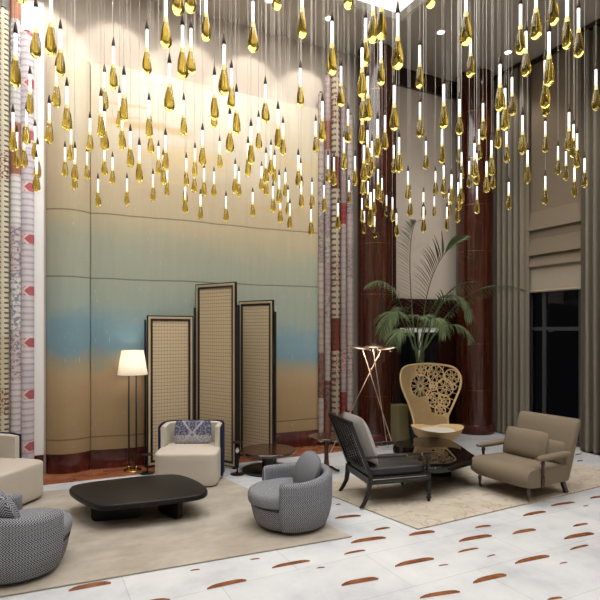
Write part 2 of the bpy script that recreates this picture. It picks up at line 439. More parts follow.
M['nightpane'] = plain('dark mirror glass', srgb(16,18,20), .04, .8)

# ------------------------------------------------------------------ room shell
def struct(name, bm, m, label=None, smooth=False):
    return tag(obj(name, bm, m, None, smooth), label, None, None, 'structure')
# floor: one mesh, with the inlaid brown dashes as raised faces of a second material
bm = BM(); box(bm, X0, XW+.2, Y0, YW+.2, -.2, 0)
DASH = [(335,518.5,361,516,3),(374,530.5,390,528,2.6),(409,535.5,435,532,4),(351,543,386,538,4.2),(344,554.5,365.5,550.5,2.6),(395,566.5,434,559,5),(438.5,566,448.5,565,1.6),
 (316.5,568.5,325,567.5,1.6),(272,568,310,561,4),(341.5,585.5,378.5,579,5.5),(475,528,491,526,2.6),(459,541.5,492,536,4.4),(458,552.5,478.5,548.5,2.6),(487,557,495.5,555,1.6),
 (473,583,506.5,575.5,6),(512.5,534,536,530,4),(515,563.5,549.5,556.5,5),(523,516,546,512,3.4),(551,506,575,502.5,2.6),(564,539,594,534,4.6),(570,550,588.5,545.5,3),
 (559.5,564,567.5,562.5,1.6),(573,526.5,588,524,2.6),(590,498.5,602,497,2.4),(583,506.5,588.5,506,1.2),(572.5,473,590,470.5,2),(547.5,600,562.5,598,3),(207,589,246.5,580.5,5),
 (68.5,591,111,583,5.5),(190,571,200,569.5,1.6),(250,560,260,558.8,1.6),(575,455,582,454,1.2),(577,461.5,583,460.8,1.2),(588,483,602,481,2),(590,450,600,449,1),(505,452,514,451,1.2),
 (336,505,341,504.3,1.2),(600,520,640,512,4),(610,545,650,538,5),(-30,612,20,604,6),(120,610,170,600,6),(420,598,460,592,5)]
for (xa, ya, xb, yb, th) in DASH:
    n = 8; top = []; bot = []
    for i in range(n+1):
        t = i/n; px = xa+(xb-xa)*t; py = ya+(yb-ya)*t; h = th*(1-.8*abs(2*t-1)**4)
        top.append(G(px, py - h*.62 - .05*th)); bot.append(G(px, py + th*.16))
    pts = [bm.verts.new((p.x, p.y, .0012)) for p in bot + top[::-1]]
    f = bm.faces.new(pts); f.material_index = 1
    if f.normal.z < 0: f.normal_flip()
fl = struct('floor', bm, [M['floor'], M['inlay']], 'white veined marble floor with curved brown stone dashes')
# ceiling with a tray
TX0, TX1, TY0, TY1, TZ = -1.0, 4.83, 1.0, 6.33, 6.62
bm = BM()
for a in ((X0, TX0, Y0, YW+.2), (TX1, XW+.2, Y0, YW+.2), (TX0, TX1, Y0, TY0), (TX0, TX1, TY1, YW+.2)): box(bm, *a, HC, HC+.5)
struct('ceiling', bm, M['ceil'], 'taupe painted ceiling with a recessed tray')
bm = BM(); w = .14
for (xa, xb, ya, yb) in ((TX0, TX1, TY1-w, TY1), (TX0, TX1, TY0, TY0+w), (TX0, TX0+w, TY0+w, TY1-w), (TX1-w, TX1, TY0+w, TY1-w)): box(bm, xa, xb, ya, yb, HC+.02, HC+.12, .01)
struct('trim_1', bm, M['white'], 'pale lip around the ceiling tray')
bm = BM(); box(bm, TX0-.02, TX1+.02, TY0-.02, TY1+.02, TZ, TZ+.05)
o = obj('ceiling_light', bm, M['glow']); tag(o, 'bright luminous ceiling panel filling the ceiling tray', 'ceiling light')
# walls
bm = BM(); box(bm, X0, XW+.2, YW, YW+.2, 0, HC); struct('wall_back', bm, M['taupe'])
bm = BM(); box(bm, X0-.2, X0, Y0, YW+.2, 0, HC); struct('wall_left', bm, M['taupe'])
bm = BM(); box(bm, X0-.2, XW+.2, Y0-.2, Y0, 0, HC); struct('wall_front', bm, M['taupe'])
WY0, WY1, WZ1 = 4.95, 6.35, 2.85
bm = BM()
box(bm, XW, XW+.2, Y0, WY0, 0, HC); box(bm, XW, XW+.2, WY1, YW, 0, HC); box(bm, XW, XW+.2, WY0, WY1, WZ1, HC)
struct('wall_right', bm, M['taupe'])
# window in the right wall: frame, mullions, pane
w1 = thing('window_1', 'black framed night window below the roman blind', None, (XW+.06, 0, 0)); w1['kind'] = 'structure'
bm = BM()
for (ya, yb, za, zb) in ((WY0, WY0+.06, 0, WZ1), (WY1-.06, WY1, 0, WZ1), (WY0, WY1, 0, .08), (WY0, WY1, WZ1-.06, WZ1)): box(bm, -.03, .03, ya, yb, za, zb)
yl = 5.37
for yy in (5.40, 6.05): box(bm, -.03, .03, yy-.03, yy+.03, .08, WZ1-.06)
box(bm, -.025, .025, WY0, WY1, 1.79, 1.85)
obj('window_frame', bm, plain('dark grey window metal', srgb(58,60,62), .4), w1)
bm = BM(); box(bm, -.004, .004, WY0+.05, WY1-.05, .06, WZ1-.04); obj('window_pane', bm, M['pane'], w1)
# white strip between textile rolls and mural: plain wall's light put into colour; baseboards
bm = BM(); box(bm, -.30, .155, YW-.012, YW-.002, .24, 5.9); struct('wall_lit_strip', bm, M['white'])
bm = BM(); box(bm, X0, .155, YW-.03, YW-.002, 0, .235, .004); struct('baseboard_left', bm, M['redmarble'])
# cornice on the palm wall
bm = BM(); box(bm, 5.27, 7.02, YW-.06, YW-.002, 5.98, HC-.005); struct('trim_2', bm, M['mahog_dark'], 'dark cornice above the plain wall behind the palm')
# dark wood dado with a niche window below the plain wall
bm = BM()
box(bm, 5.27, 5.64, YW-.05, YW-.002, 0, 2.34); box(bm, 6.50, 7.05, YW-.05, YW-.002, 0, 2.34); box(bm, 5.64, 6.50, YW-.05, YW-.002, 1.84, 2.34); box(bm, 5.64, 6.50, YW-.05, YW-.002, 0, .25)
struct('trim_3', bm, M['mahog_dark'], 'dark mahogany panelling below the plain wall')
w2 = thing('window_2', 'dark glazed niche with pale header behind the palm', None); w2['kind'] = 'structure'
bm = BM(); box(bm, 5.64, 6.50, YW-.045, YW-.01, 1.76, 1.84, .004)
box(bm, 6.06, 6.10, YW-.04, YW-.012, .25, 1.76); obj('window_header', bm, M['white'], w2)
bm = BM(); box(bm, 5.64, 6.50, YW-.02, YW-.008, .25, 1.76); obj('window_pane', bm, M['nightpane'], w2)

# mural plan: how far the painted panels stand off the wall
MX0, MG, MX1 = .18, .70, 4.02
def stand1(x):
    t = (x-MX0)/(MG-MX0); return .02 + .12*math.sin(PI*min(1, max(0, t)))**.7 + .02*t
def stand2(x):
    t = (x-MG)/(MX1-MG)
    return .05 + .09*(1-math.exp(-t*14)) - .06*t + .025*math.sin(t*PI*2.2+.5)*t
def mural(name, label, xa, xb, fn, z0, z1, mat, off=0, n=40, back=.004):
    bm = BM()
    rings = []
    zs = [z0, z1]
    F = [(xa+(xb-xa)*i/n) for i in range(n+1)]
    ring = [(x, YW-fn(x)-off) for x in F] + [(xb, YW-back), (xa, YW-back)]
    loft(bm, [[(x, y, z) for x, y in ring] for z in zs])
    return obj(name, bm, mat, None, True, 35)
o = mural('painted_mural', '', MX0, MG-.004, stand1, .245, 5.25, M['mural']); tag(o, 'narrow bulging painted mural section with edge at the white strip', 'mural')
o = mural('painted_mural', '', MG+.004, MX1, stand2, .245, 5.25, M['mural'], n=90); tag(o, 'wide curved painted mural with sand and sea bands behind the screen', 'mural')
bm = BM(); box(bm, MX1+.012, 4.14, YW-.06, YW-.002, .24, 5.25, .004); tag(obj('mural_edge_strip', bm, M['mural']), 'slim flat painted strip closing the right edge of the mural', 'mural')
o = mural('baseboard_back', '', MX0, MG-.004, stand1, 0, .24, M['redmarble'], .012); o['kind'] = 'structure'
o = mural('baseboard_back', '', MG+.004, MX1, stand2, 0, .24, M['redmarble'], .012, n=90); o['kind'] = 'structure'
bm = BM(); box(bm, MX1+.012, 4.72, YW-.05, YW-.002, 0, .235, .004); struct('baseboard_back', bm, M['redmarble'])
bm = BM(); prism(bm, [(X0, 6.98), (4.78, 6.80), (4.78, 7.44), (X0, 7.44)], .0005, .004); struct('trim_4', bm, M['brownmarble'], 'brown marble strip of floor along the mural')

# mahogany columns
def column(px, d, r, name, label):
    x, y = D(px, d); o = thing(name, label, None, (x, y, 0)); o['kind'] = 'structure'
    bm = BM(); lathe(bm, [(r, 0), (r, HC-.02)], 64); obj('column_shaft', bm, M['mahog'], o, True, 40)
    for z in (.76, 1.56, 2.36, 3.16, 3.96, 4.76, 5.56):
        bm = BM(); lathe(bm, [(r-.005, z-.0022), (r+.0012, z-.0022), (r+.0012, z+.0022), (r-.005, z+.0022)], 64, cap=False); obj('joint_ring', bm, M['brass'], o, True, 40)
    bm = BM(); lathe(bm, [(r+.012, 0), (r+.012, .16), (r, .17)], 64); obj('column_plinth', bm, M['redmarble'], o, True, 40)
    return o
column(375, 8.62, .285, 'column_1', 'round mahogany column left of the palm')
column(474.5, 9.48, .32, 'column_2', 'round mahogany column in the corner right of the palm')
bm = BM(); box(bm, 5.02, 5.26, 7.0, 7.44, 0, HC-.01); struct('trim_5', bm, M['mahog_dark'], 'dark flat pilaster beside the left column')

# textile rolls (tall cloth-wrapped half tubes)
def totem(px, d, r, z0, z1, mat, label, cap=True):
    x, y = D(px, d)
    o = thing('textile_roll', label, 'textile hanging', (x, y, 0), 0, 'tall textile rolls beside the mural')
    bm = BM(); n = 32
    lathe(bm, [(r*.93, z0), (r, z0+.02), (r, z1-.02), (r*.93, z1)], n); obj('cloth', bm, mat, o, True, 50)
    bm = BM(); lathe(bm, [(r*.55, z1), (r*.55, z1+.03), (r*.4, z1+.035)], 20); obj('end_cap', bm, M['bronze'], o, True, 40)
    bm = BM(); lathe(bm, [(r*.6, 0), (r*.6, z0)], 20); obj('foot', bm, M['bronze'], o, True, 40)
T = mat_textile
zt = lambda py, d: Zat(py, d)
totem(3.6, 6.38, .056, .06, zt(10, 6.38), T('cream ladder cloth', [(208,200,178),(200,192,168),(206,198,176),(196,186,160),(204,196,176),(206,198,174)], 1, .31, 0, dash=.06, speck=((140,66,58), .78)), 'cream textile roll with ladder dashes, leftmost beside the mural')
totem(15.4, 6.47, .060, .06, 6.22, T('white and rust patched cloth', [(206,202,202),(200,194,196),(210,206,206),(160,108,84),(204,190,190),(214,210,208),(202,198,200),(208,200,202)], 2.3, .62, 14, speck=((124,126,140), .7)), 'white and rust patched textile roll, second from the left')
totem(27.2, 6.55, .077, .06, zt(34, 6.55), T('pink ribbed cloth with chevrons', [(208,200,206),(200,190,198),(212,204,210),(186,164,172),(206,198,204),(204,196,202)], 4, .43, 13, chev=((176,100,106), .63, .12)), 'pink ribbed textile roll with red chevrons beside the white strip')
R_ = [(321,8.36,.046,94,[(206,202,198),(210,206,200),(190,182,178),(138,92,76),(204,200,196)],.7,9,None,((110,106,104),.6),'slim white textile roll against the right end of the mural'),
      (327.8,8.40,.055,76,[(192,178,184),(200,196,194),(158,112,96),(188,176,180),(206,202,198),(130,82,66),(198,188,188)],.45,12,None,((120,112,112),.6),'pink and rust patched textile roll left of the zebra laddered one'),
      (335.6,8.34,.066,66,[(200,194,176),(192,186,166),(128,66,58),(202,196,178),(194,188,168),(198,192,172)],.5,0,.09,((120,66,58),.75),'cream textile roll with black zebra ladder, thickest on the right'),
      (343,8.46,.053,88,[(192,182,186),(184,176,178),(196,190,192),(162,72,76),(200,194,196),(176,162,166)],.33,11,None,((150,66,68),.8),'pale pink textile roll with red patches right of the zebra ladder'),
      (349.6,8.54,.060,116,[(200,196,194),(196,188,188),(130,86,70),(204,200,198),(192,186,186),(142,100,86),(200,194,194)],.52,10,None,((104,96,94),.6),'white textile roll with leaf sprigs next to left mahogany column')]
for i, (px, d, r, py, pal, bh, rib, dash, sp, lab) in enumerate(R_):
    totem(px, d, r, .06, zt(py, d), T('patched cloth', [(p[0]*.82, p[1]*.77, p[2]*.74) for p in pal], 6.1+i*1.7, bh, rib, dash=dash, speck=sp), lab)

# curtains and blind at the window
def curtain(name, label, y0, y1, x, mat, amp=.055, per=.125):
    bm = BM(); n = int((y1-y0)/per*14); pts = []
    for i in range(n+1):
        y = y0+(y1-y0)*i/n; a = 2*PI*(y-y0)/per
        pts.append((x+amp*(math.cos(a)+.25*math.cos(2.1*a+1)), y+.012*math.sin(2*a)))
    rows = [.015, .8, 2.2, 4, HC-.09]
    F = [[(px + (.012 if z < 1 else 0)*math.sin(k*.13), py, z) for k, (px, py) in enumerate(pts)] + [(px+.012, py, z) for px, py in reversed(pts)] for z in rows]
    t = thing(name, label, 'curtain')
    loft(bm, F); obj('drape', bm, mat, t, True, 60)
    bm = BM(); box(bm, x-.05, x+.03, y0-.02, y1+.02, HC-.09, HC-.02, .01); obj('curtain_track', bm, M['bronze'], t)
curtain('curtain', 'grey brown pleated floor-length curtain between corner column and window', 6.24, 7.0, XW-.16, M['curtain'])
curtain('curtain', 'grey brown pleated floor-length curtain at the right edge of the window', 3.2, 5.24, XW-.16, M['curtain'])
bl = thing('roman_blind', 'taupe roman blind with stacked folds above the dark window', 'blind', (XW-.05, 0, 0))
def strip(bm, prof, y0, y1, th=.006):
    loft(bm, [[(x, y, z) for x, z in prof] + [(x+th, z2y, z) for (x, z), z2y in ((q, y) for q in reversed(prof))] for y in (y0, y1)])
bm = BM(); prof = [(.02, 6.2), (.02, 4.6), (.01, 3.75), (-.055, 3.47), (-.062, 3.44), (.0, 3.47), (.0, 3.3), (-.05, 3.06), (-.056, 3.03), (.004, 3.06), (.004, 3.0), (-.045, 2.86), (-.05, 2.84), (.008, 2.88)]
strip(bm, prof, 5.05, 6.30); obj('blind_fabric', bm, M['blind'], bl, False)
bm = BM(); strip(bm, [(.014, 2.9), (.012, 2.46), (.0, 2.44), (.01, 2.42)], 5.05, 6.30); obj('blind_hem', bm, M['blindhem'], bl)
bm = BM(); box(bm, -.03, .035, 5.03, 6.32, 6.2, 6.27, .008); obj('head_rail', bm, M['bronze'], bl)
# downlights in the ceiling
def downlight(x, y, label, power=0, size=1.6, blend=.5, aim=(0,0,-1), col=(1,.95,.88), group='round ceiling downlights'):
    o = thing('downlight', label, 'ceiling light', (x, y, HC), 0, group)
    bm = BM(); lathe(bm, [(.075, -.012), (.075, 0), (.052, 0), (.052, -.008), (.075, -.012)], 28, cap=False); obj('trim_ring', bm, M['white'], o, True, 40)
    bm = BM(); lathe(bm, [(.05, -.004), (.05, -.001)], 24); obj('lens', bm, M['lens'], o, True, 40)
    if power:
        L = bpy.data.lights.new('downlight beam', 'SPOT'); L.energy = power; L.spot_size = size; L.spot_blend = blend; L.color = col; L.shadow_soft_size = .05
        lo = link(bpy.data.objects.new('beam', L), o); lo.location = (0, 0, -.03)
        lo.rotation_euler = Vector(aim).to_track_quat('-Z', 'Y').to_euler()
    return o
def PL(px, py): 
    p = G(px, py, HC); return p.x, p.y
for i, (x, lab) in enumerate(((.09, 'wall washing downlight above the white strip left of the mural'), (1.03, 'wall washing downlight above the left part of the mural'), (1.97, 'wall washing downlight above the middle of the mural'),
                  (2.91, 'wall washing downlight above the right part of the mural'), (3.85, 'wall washing downlight above the mural end by the textile rolls'))):
    downlight(x, 6.70, lab, 80 if i == 0 else 54, math.radians(66), .35, (0, .62, -1), (1, .95, .88), 'mural wall washers')
downlight(*PL(441, 32), 'downlight in the ceiling in front of the plain palm wall', 90, 1.5, .6)
downlight(*PL(508, 52), 'downlight in the ceiling near the corner column and curtain', 70, 1.5, .6)
for x in (-3.2, 6.2):  # unseen downlights, added as fill light from the rest of the lobby
    for y in (-1.5, 1.5, 4.2): downlight(x, y, 'added fill downlight, unseen, out over the lobby floor', 160, 2.0, .7)
for x in (0.0, 2.2, 4.2):
    downlight(x, -1.2, 'added fill downlight, unseen, out over the lobby floor', 160, 2.0, .7)

# ------------------------------------------------------------------ rugs
def rug(name, label, pts, mat):
    bm = BM(); prism(bm, pts, .0025, .014, .004, 2)
    tag(obj(name, bm, mat), label, 'rug')
def cr(x, d): return cam2room(x, d)
nr = (.451, 4.65); fr = (-.95, 6.53)
flp = (fr[0]-.955*3.4, fr[1]-.30*3.4); nl = (nr[0]-.92*4.2, nr[1]-.392*4.2)
rug('rug', 'beige wool rug under the black coffee table and tub chairs', [cr(*nr), cr(*fr), cr(*flp), cr(*nl)], M['rug1'])
rug('rug', 'sand rug with fine veins under the black spindle armchair', [cr(1.06, 4.82), cr(4.3, 6.62), cr(3.3, 7.55), cr(-.0, 6.25)], M['rug2'])
RUGZ = .014

# ------------------------------------------------------------------ tub chairs
def tub_chair(label, loc, rz):
    t = thing('tub_chair', label, 'armchair', (loc[0], loc[1], RUGZ), rz, 'herringbone tub chairs')
    bm = BM(); lathe(bm, [(.25, 0), (.25, .03)], 32); obj('plinth', bm, M['black'], t, True, 40)
    def R(z):                                             # belly profile
        return .325 + .06*math.sin(PI/2*min(1, max(0, (z-.03)/.24)))**.75
    # belly under the seat
    bm = BM(); rings = []
    for z in (.03, .05, .09, .14, .19, .215, .222):
        q = R(z)-.022 - (.012 if z in (.222, .03) else 0)
        rings.append([(q*math.cos(a), q*math.sin(a)*(1.0 if math.sin(a) > 0 else 1.02), z) for a in (2*PI*i/56 for i in range(56))])
    loft(bm, rings); obj('base', bm, M['tweed'], t, True, 50)
    bm = BM(); rings = []
    for d, z in ((.03, .228), (.008, .236), (0, .26), (0, .305), (.008, .328), (.03, .342), (.10, .35), (.2, .355), (.33, .357)):
        q = R(.27)-.012-d
        rings.append([(q*math.cos(a)*.93, q*math.sin(a)*(.8 if math.sin(a) > 0 else 1.06), z) for a in (2*PI*i/56 for i in range(56))])
    loft(bm, rings); obj('seat', bm, M['tweedlight'], t, True, 50)
    # wrap-round shell: arms and back in one sweep, open towards -Y
    bm = BM(); n = 60; a0 = math.radians(-32); a1 = math.radians(212); rings = []
    for i in range(n+1):
        a = a0+(a1-a0)*i/n; c, s = math.cos(a), math.sin(a)
        top = .47 + .045*max(0, s)**1.5
        th = .085; e = 0
        if i in (0, n): e = .018
        sec = []
        for z in (.035, .08, .14, .2, .28, .36, top-.05): sec.append((R(z)-e, z+ (e if z < .05 else 0)))
        ro = R(.36)
        for k in range(1, 6):
            b = PI*k/6; sec.append((ro-th/2+(th/2-e)*math.cos(b), top-.05+.05*math.sin(b)-e))
        for z in (top-.05, .36, .28, .2, .1): sec.append((ro-th+e, z))
        sec.append((R(.04)-th+e+.03, .05+e))
        rings.append([(r*c, r*s, z) for r, z in sec])
    m = len(rings[0])
    L = loft(bm, rings); obj('shell', bm, M['tweed'], t, True, 60)
    bm = BM(); 
    pts = [((R(.222)-.017)*math.cos(a), (R(.222)-.017)*math.sin(a), .224) for a in (math.radians(-148+116*i/24) for i in range(25))]
    tube(bm, pts, .006, 6); obj('piping', bm, M['black'], t, True)
    return t
def standing(name, label, cat, bm, mat, base, M4, group=None, smooth=True):
    bmesh.ops.transform(bm, matrix=M4, verts=bm.verts)
    o = obj(name, bm, mat, None, smooth, 70); tag(o, label, cat, group)
    return o
def cushion(label, bm, mat, chair_loc, rz, off, tilt, name='throw_pillow', yaw=0, cat='pillow'):
    """local to the seat it rests on: off = centre, tilt = lean back about X."""
    o = obj(name, bm, mat, None, True, 70); tag(o, label, cat)
    m = Matrix.Translation(Vector((chair_loc[0], chair_loc[1], RUGZ))) @ Matrix.Rotation(rz, 4, 'Z') @ Matrix.Translation(Vector(off)) @ Matrix.Rotation(yaw, 4, 'Z') @ Matrix.Rotation(tilt, 4, 'X')
    o.matrix_world = m
    return o
c1 = cr(-2.12, 4.01); r1 = rotdir(.60, .80)
tub_chair('black and white herringbone tub chair at the left edge seen from behind', c1, r1)
cushion('grey herringbone pillow in the tub chair at the left edge', pillow_bm(.50, .38, .18, pinch=.24, e=2), M['tweed'], c1, r1, (-.04, .155, .50), -.46)
c2 = cr(-.088, 4.95); r2 = rotdir(-.95, -.30)
tub_chair('black and white herringbone tub chair in the centre facing the coffee table', c2, r2)
cushion('plain steel grey pillow in the central tub chair', pillow_bm(.46, .37, .19, pinch=.24, e=2), M['steelfab'], c2, r2, (0, .16, .475), -.42)

# ------------------------------------------------------------------ cream wraparound armchairs
def wrap_chair(label, loc, rz, w=.72, zb=.004):
    t = thing('lounge_chair', label, 'armchair', (loc[0], loc[1], zb), rz, 'cream chairs with navy outer backs')
    bm = BM(); soft_block(bm, w/2, .34, .02, .40, 7, 0, -.04, .03, 64, .012); obj('seat', bm, M['cream'], t, True, 60)
    def shell(o, th, z0, z1, drop):
        bm = BM(); pts = []
        yb = .33; yf = -.02; r = .14; hw = w/2
        pts += [(-hw, yf), (-hw, (yf+yb-r)/2), (-hw, yb-r)] + [(-hw+r-r*math.cos(a), yb-r+r*math.sin(a)) for a in (PI/2*k/6 for k in range(1, 6))] + [(-hw+r, yb), (-hw/3, yb), (0, yb)]
        pts += [(-x, y) for x, y in reversed(pts[:-1])]
        n = len(pts); rings = []
        for i, (x, y) in enumerate(pts):
            a = Vector(pts[max(i-1, 0)]); b = Vector(pts[min(i+1, n-1)]); tt = (b-a).normalized(); nr = Vector((-tt.y, tt.x))   # outward
            q0 = Vector((x, y)) + nr*o; q1 = q0 + nr*th; zt_ = z1 - drop*(1 if i in (0, n-1) else 0)
            rings.append([(q0.x, q0.y, z0), (q1.x, q1.y, z0), (q1.x, q1.y, zt_-.012), ((q0.x*.3+q1.x*.7), (q0.y*.3+q1.y*.7), zt_), ((q0.x*.7+q1.x*.3), (q0.y*.7+q1.y*.3), zt_), (q0.x, q0.y, zt_-.012)])
        loft(bm, rings); return bm
    obj('back', shell(-.068, .06, .40, .655, .012), M['cream'], t, True, 50)
    obj('outer_back', shell(-.002, .026, .05, .662, .012), M['navy'], t, True, 50)
    for sx in (-1, 1):
        for y in (-.3, .24):
            bm = BM(); lathe(bm, [(.02, 0), (.025, .022)], 12, (sx*.28, y, 0)); obj('leg', bm, M['black'], t, True, 40)
    return t
c3 = cr(-1.31, 6.42); r3 = rotdir(.03, -1)
wrap_chair('cream armchair with navy outer back in front of the folding screen', c3, r3)
o = cushion('navy and white damask lumbar pillow on the cream chair by the screen', pillow_bm(.45, .29, .11), M['damask'], c3, r3, (.0, .16, .53), -.25)
c4 = cr(-3.16, 5.48); r4 = rotdir(.97, -.25)
wrap_chair('cream armchair cropped by the left edge below the textile rolls', c4, r4, .74, RUGZ)
o = cushion('damask lumbar pillow on the cream chair at the left edge', pillow_bm(.38, .25, .10), M['damask'], c4, r4, (.0, .165, .525), -.25)

# ------------------------------------------------------------------ black coffee table
zt0 = .255
top = [(69.5,488),(75,484.5),(92,481.5),(130,477),(166,474),(182,475),(198,481),(206,487),(207,491),(197,495),(160,500),(120,504),(102,505),(92,503),(79,497),(71,491.5)]
pts = [G(x, y, zt0) for x, y in top]
cx = sum(p.x for p in pts)/len(pts); cy = sum(p.y for p in pts)/len(pts)
t = thing('coffee_table', 'low black coffee table with rounded rectangular top on slab legs', 'table', (cx, cy, RUGZ))
bm = BM(); pl = smooth_closed([(p.x-cx, p.y-cy) for p in pts], 4)
prism(bm, [(p.x, p.y) for p in pl], zt0-.055-RUGZ, zt0-RUGZ, .016, 3); obj('table_top', bm, M['blackwood'], t, True, 35)
def slab(pa, pb, th, dirv, name='leg'):
    """upright slab whose bottom corners are rounded; pa-pb is its near foot line in pixels on the rug."""
    a = G(*pa, RUGZ); b = G(*pb, RUGZ); u = (b-a); L = u.length; u.normalize(); v = Vector((-u.y, u.x, 0))
    if v.dot(Vector((FX, FY, 0))) < 0: v = -v
    H = zt0-.055-RUGZ; r = .05; prof = [(0, H), (0, r)] + [(r-r*math.cos(q), r-r*math.sin(q)) for q in (PI/2*k/5 for k in range(1, 6))] + [(L-r+r*math.sin(q), r-r*math.cos(q)) for q in (PI/2*k/5 for k in range(0, 6))] + [(L, H)]
    bm = BM(); loft(bm, [[(a+u*s+v*o+Vector((-cx, -cy, z-RUGZ+RUGZ-.0)))[:] for s, z in prof] for o in (0, th)])
    for vv in bm.verts: vv.co.z -= RUGZ
    return obj(name, bm, M['blackwood'], t)
slab((91, 522), (142, 517.5), .13, 0)
slab((158, 511), (178, 520.5), .05, 0)

# ------------------------------------------------------------------ floor lamp
x, y = D(132.6, 6.85); t = thing('floor_lamp', 'floor lamp with cream tapered shade and twin black poles', 'lamp', (x, y, .004), -YAW)
bm = BM(); lathe(bm, [(.11, 0), (.112, .008), (.10, .02), (.03, .03), (.012, .034)], 36); obj('base', bm, M['brass'], t, True, 40)
for sx in (-1, 1):
    bm = BM(); tube(bm, [(sx*.048, 0, .03), (sx*.048, 0, 1.19)], .0105, 10); obj('pole', bm, M['black'], t, True)
    bm = BM(); lathe(bm, [(.012, .022), (.014, .03), (.012, .06)], 14, (sx*.048, 0, 0)); obj('pole_collar', bm, M['brass'], t, True)
bm = BM(); tube(bm, [(.048*math.cos(a), 0, 1.19+.048*math.sin(a)) for a in (PI*k/12 for k in range(13))], .0085, 10)
tube(bm, [(0, 0, 1.23), (0, 0, 1.36)], .007, 8); tube(bm, [(-.048, 0, .075), (.048, 0, .075)], .005, 8); obj('pole_arch', bm, M['black'], t, True)
zs = Zat(374.5, 6.85)-.004; ze = Zat(350.5, 6.85)-.004
bm = BM(); lathe(bm, [(.187, zs), (.137, ze), (.133, ze), (.183, zs), (.187, zs)], 48, cap=False)
o = obj('lamp_shade', bm, M['shade'], t, True, 40)
bm = BM(); tube(bm, [(0, 0, 1.36), (0, 0, zs+.05)], .016, 10); obj('lamp_socket', bm, M['brass'], t, True)
bm = BM(); bmesh.ops.create_icosphere(bm, subdivisions=2, radius=.032, matrix=Matrix.Translation((0, 0, zs+.10))); obj('bulb', bm, emit('warm bulb', (1,.88,.7,1), 3), t, True)
L = bpy.data.lights.new('lamp glow', 'POINT'); L.energy = 2.8; L.color = (1, .95, .88); L.shadow_soft_size = .05
lo = link(bpy.data.objects.new('lamp_glow', L), t); lo.location = (0, 0, zs+.17)

# ------------------------------------------------------------------ folding screen
S_ = [((147, 6.98), (193.0, 7.30), 1.987), ((196.3, 7.36), (236.2, 6.92), 2.42), ((239.4, 7.66), (273.6, 7.28), 2.207)]
x, y = D(212, 7.4); scr = thing('folding_screen', 'three part folding screen with black frames and woven cane panels', 'screen', (x, y, .004))
def screen_panel(a, b, h):
    pa = Vector((*D(*a), 0))-Vector((x, y, 0)); pb = Vector((*D(*b), 0))-Vector((x, y, 0)); u = (pb-pa); W = u.length; u.normalize(); v = Vector((-u.y, u.x, 0))
    Mx = Matrix(((u.x, v.x, 0, pa.x), (u.y, v.y, 0, pa.y), (0, 0, 1, 0), (0, 0, 0, 1)))
    z0 = .02
    def fr(w0, w1, yh):
        bm = BM()
        for (xa, xb, za, zb) in ((w0, w1, z0+w0, h-w0), (W-w1, W-w0, z0+w0, h-w0), (w1, W-w1, h-w1, h-w0), (w1, W-w1, z0+w0, z0+w1)): box(bm, xa, xb, -yh, yh, za, zb, M=Mx)
        return bm
    f = obj('panel_frame', fr(0, .014, .016), M['black'], scr)
    obj('frame_inlay', fr(.014, .042, .0155), M['brass_pale'], f)
    obj('inner_frame', fr(.042, .070, .016), M['black'], f)
    bm = BM(); uvl = bm.loops.layers.uv.verify()
    for sgn in (-1, 1):
        q = [bm.verts.new(Mx @ Vector((xx, sgn*.006, zz))) for xx, zz in ((.07, z0+.07), (W-.07, z0+.07), (W-.07, h-.07), (.07, h-.07))]
        fc = bm.faces.new(q)
        for l, (uu, vv) in zip(fc.loops, ((0, 0), (W, 0), (W, h), (0, h))): l[uvl].uv = (uu, vv)
    obj('cane_infill', bm, M['screen'], f)
    for xx in (.03, W-.03):
        bm = BM(); box(bm, xx-.02, xx+.02, -.02, .02, 0, z0, M=Mx); obj('foot', bm, M['black'], scr)
M['brass_pale'] = plain('pale gilded inlay', srgb(190,172,140), .5, .4, .1)
for a, b, h in S_: screen_panel(a, b, h)
def post(px, d, h, half=.011):
    p = Vector((*D(px, d), 0))-Vector((x, y, 0)); bm = BM(); box(bm, p.x-half, p.x+half, p.y-half, p.y+half, 0, h); obj('hinge_post', bm, M['black'], scr)
post(194.6, 7.33, Zat(308, 7.33)); post(145.2, 7.02, 1.93); post(237.9, 7.0, Zat(305, 7.0)); post(275.4, 7.30, Zat(312, 7.3)); post(238.9, 7.5, Zat(306, 7.5))

# ------------------------------------------------------------------ low round table by the screen
x, y = D(268, 6.86); t = thing('round_table', 'low round dark wood table beside the folding screen', 'table', (x, y, .003))
bm = BM(); lathe(bm, [(.325, 0), (.33, .006), (.33, .022), (.32, .03), (.09, .034), (.085, .04)], 48); obj('base', bm, M['black'], t, True, 40)
bm = BM(); lathe(bm, [(.085, .034), (.075, .10), (.085, .225)], 32); obj('pedestal', bm, M['black'], t, True, 40)
bm = BM(); lathe(bm, [(.30, .225), (.345, .232), (.352, .245), (.352, .262), (.345, .27), (.1, .272)], 56); obj('table_top', bm, M['tabwood'], t, True, 40)
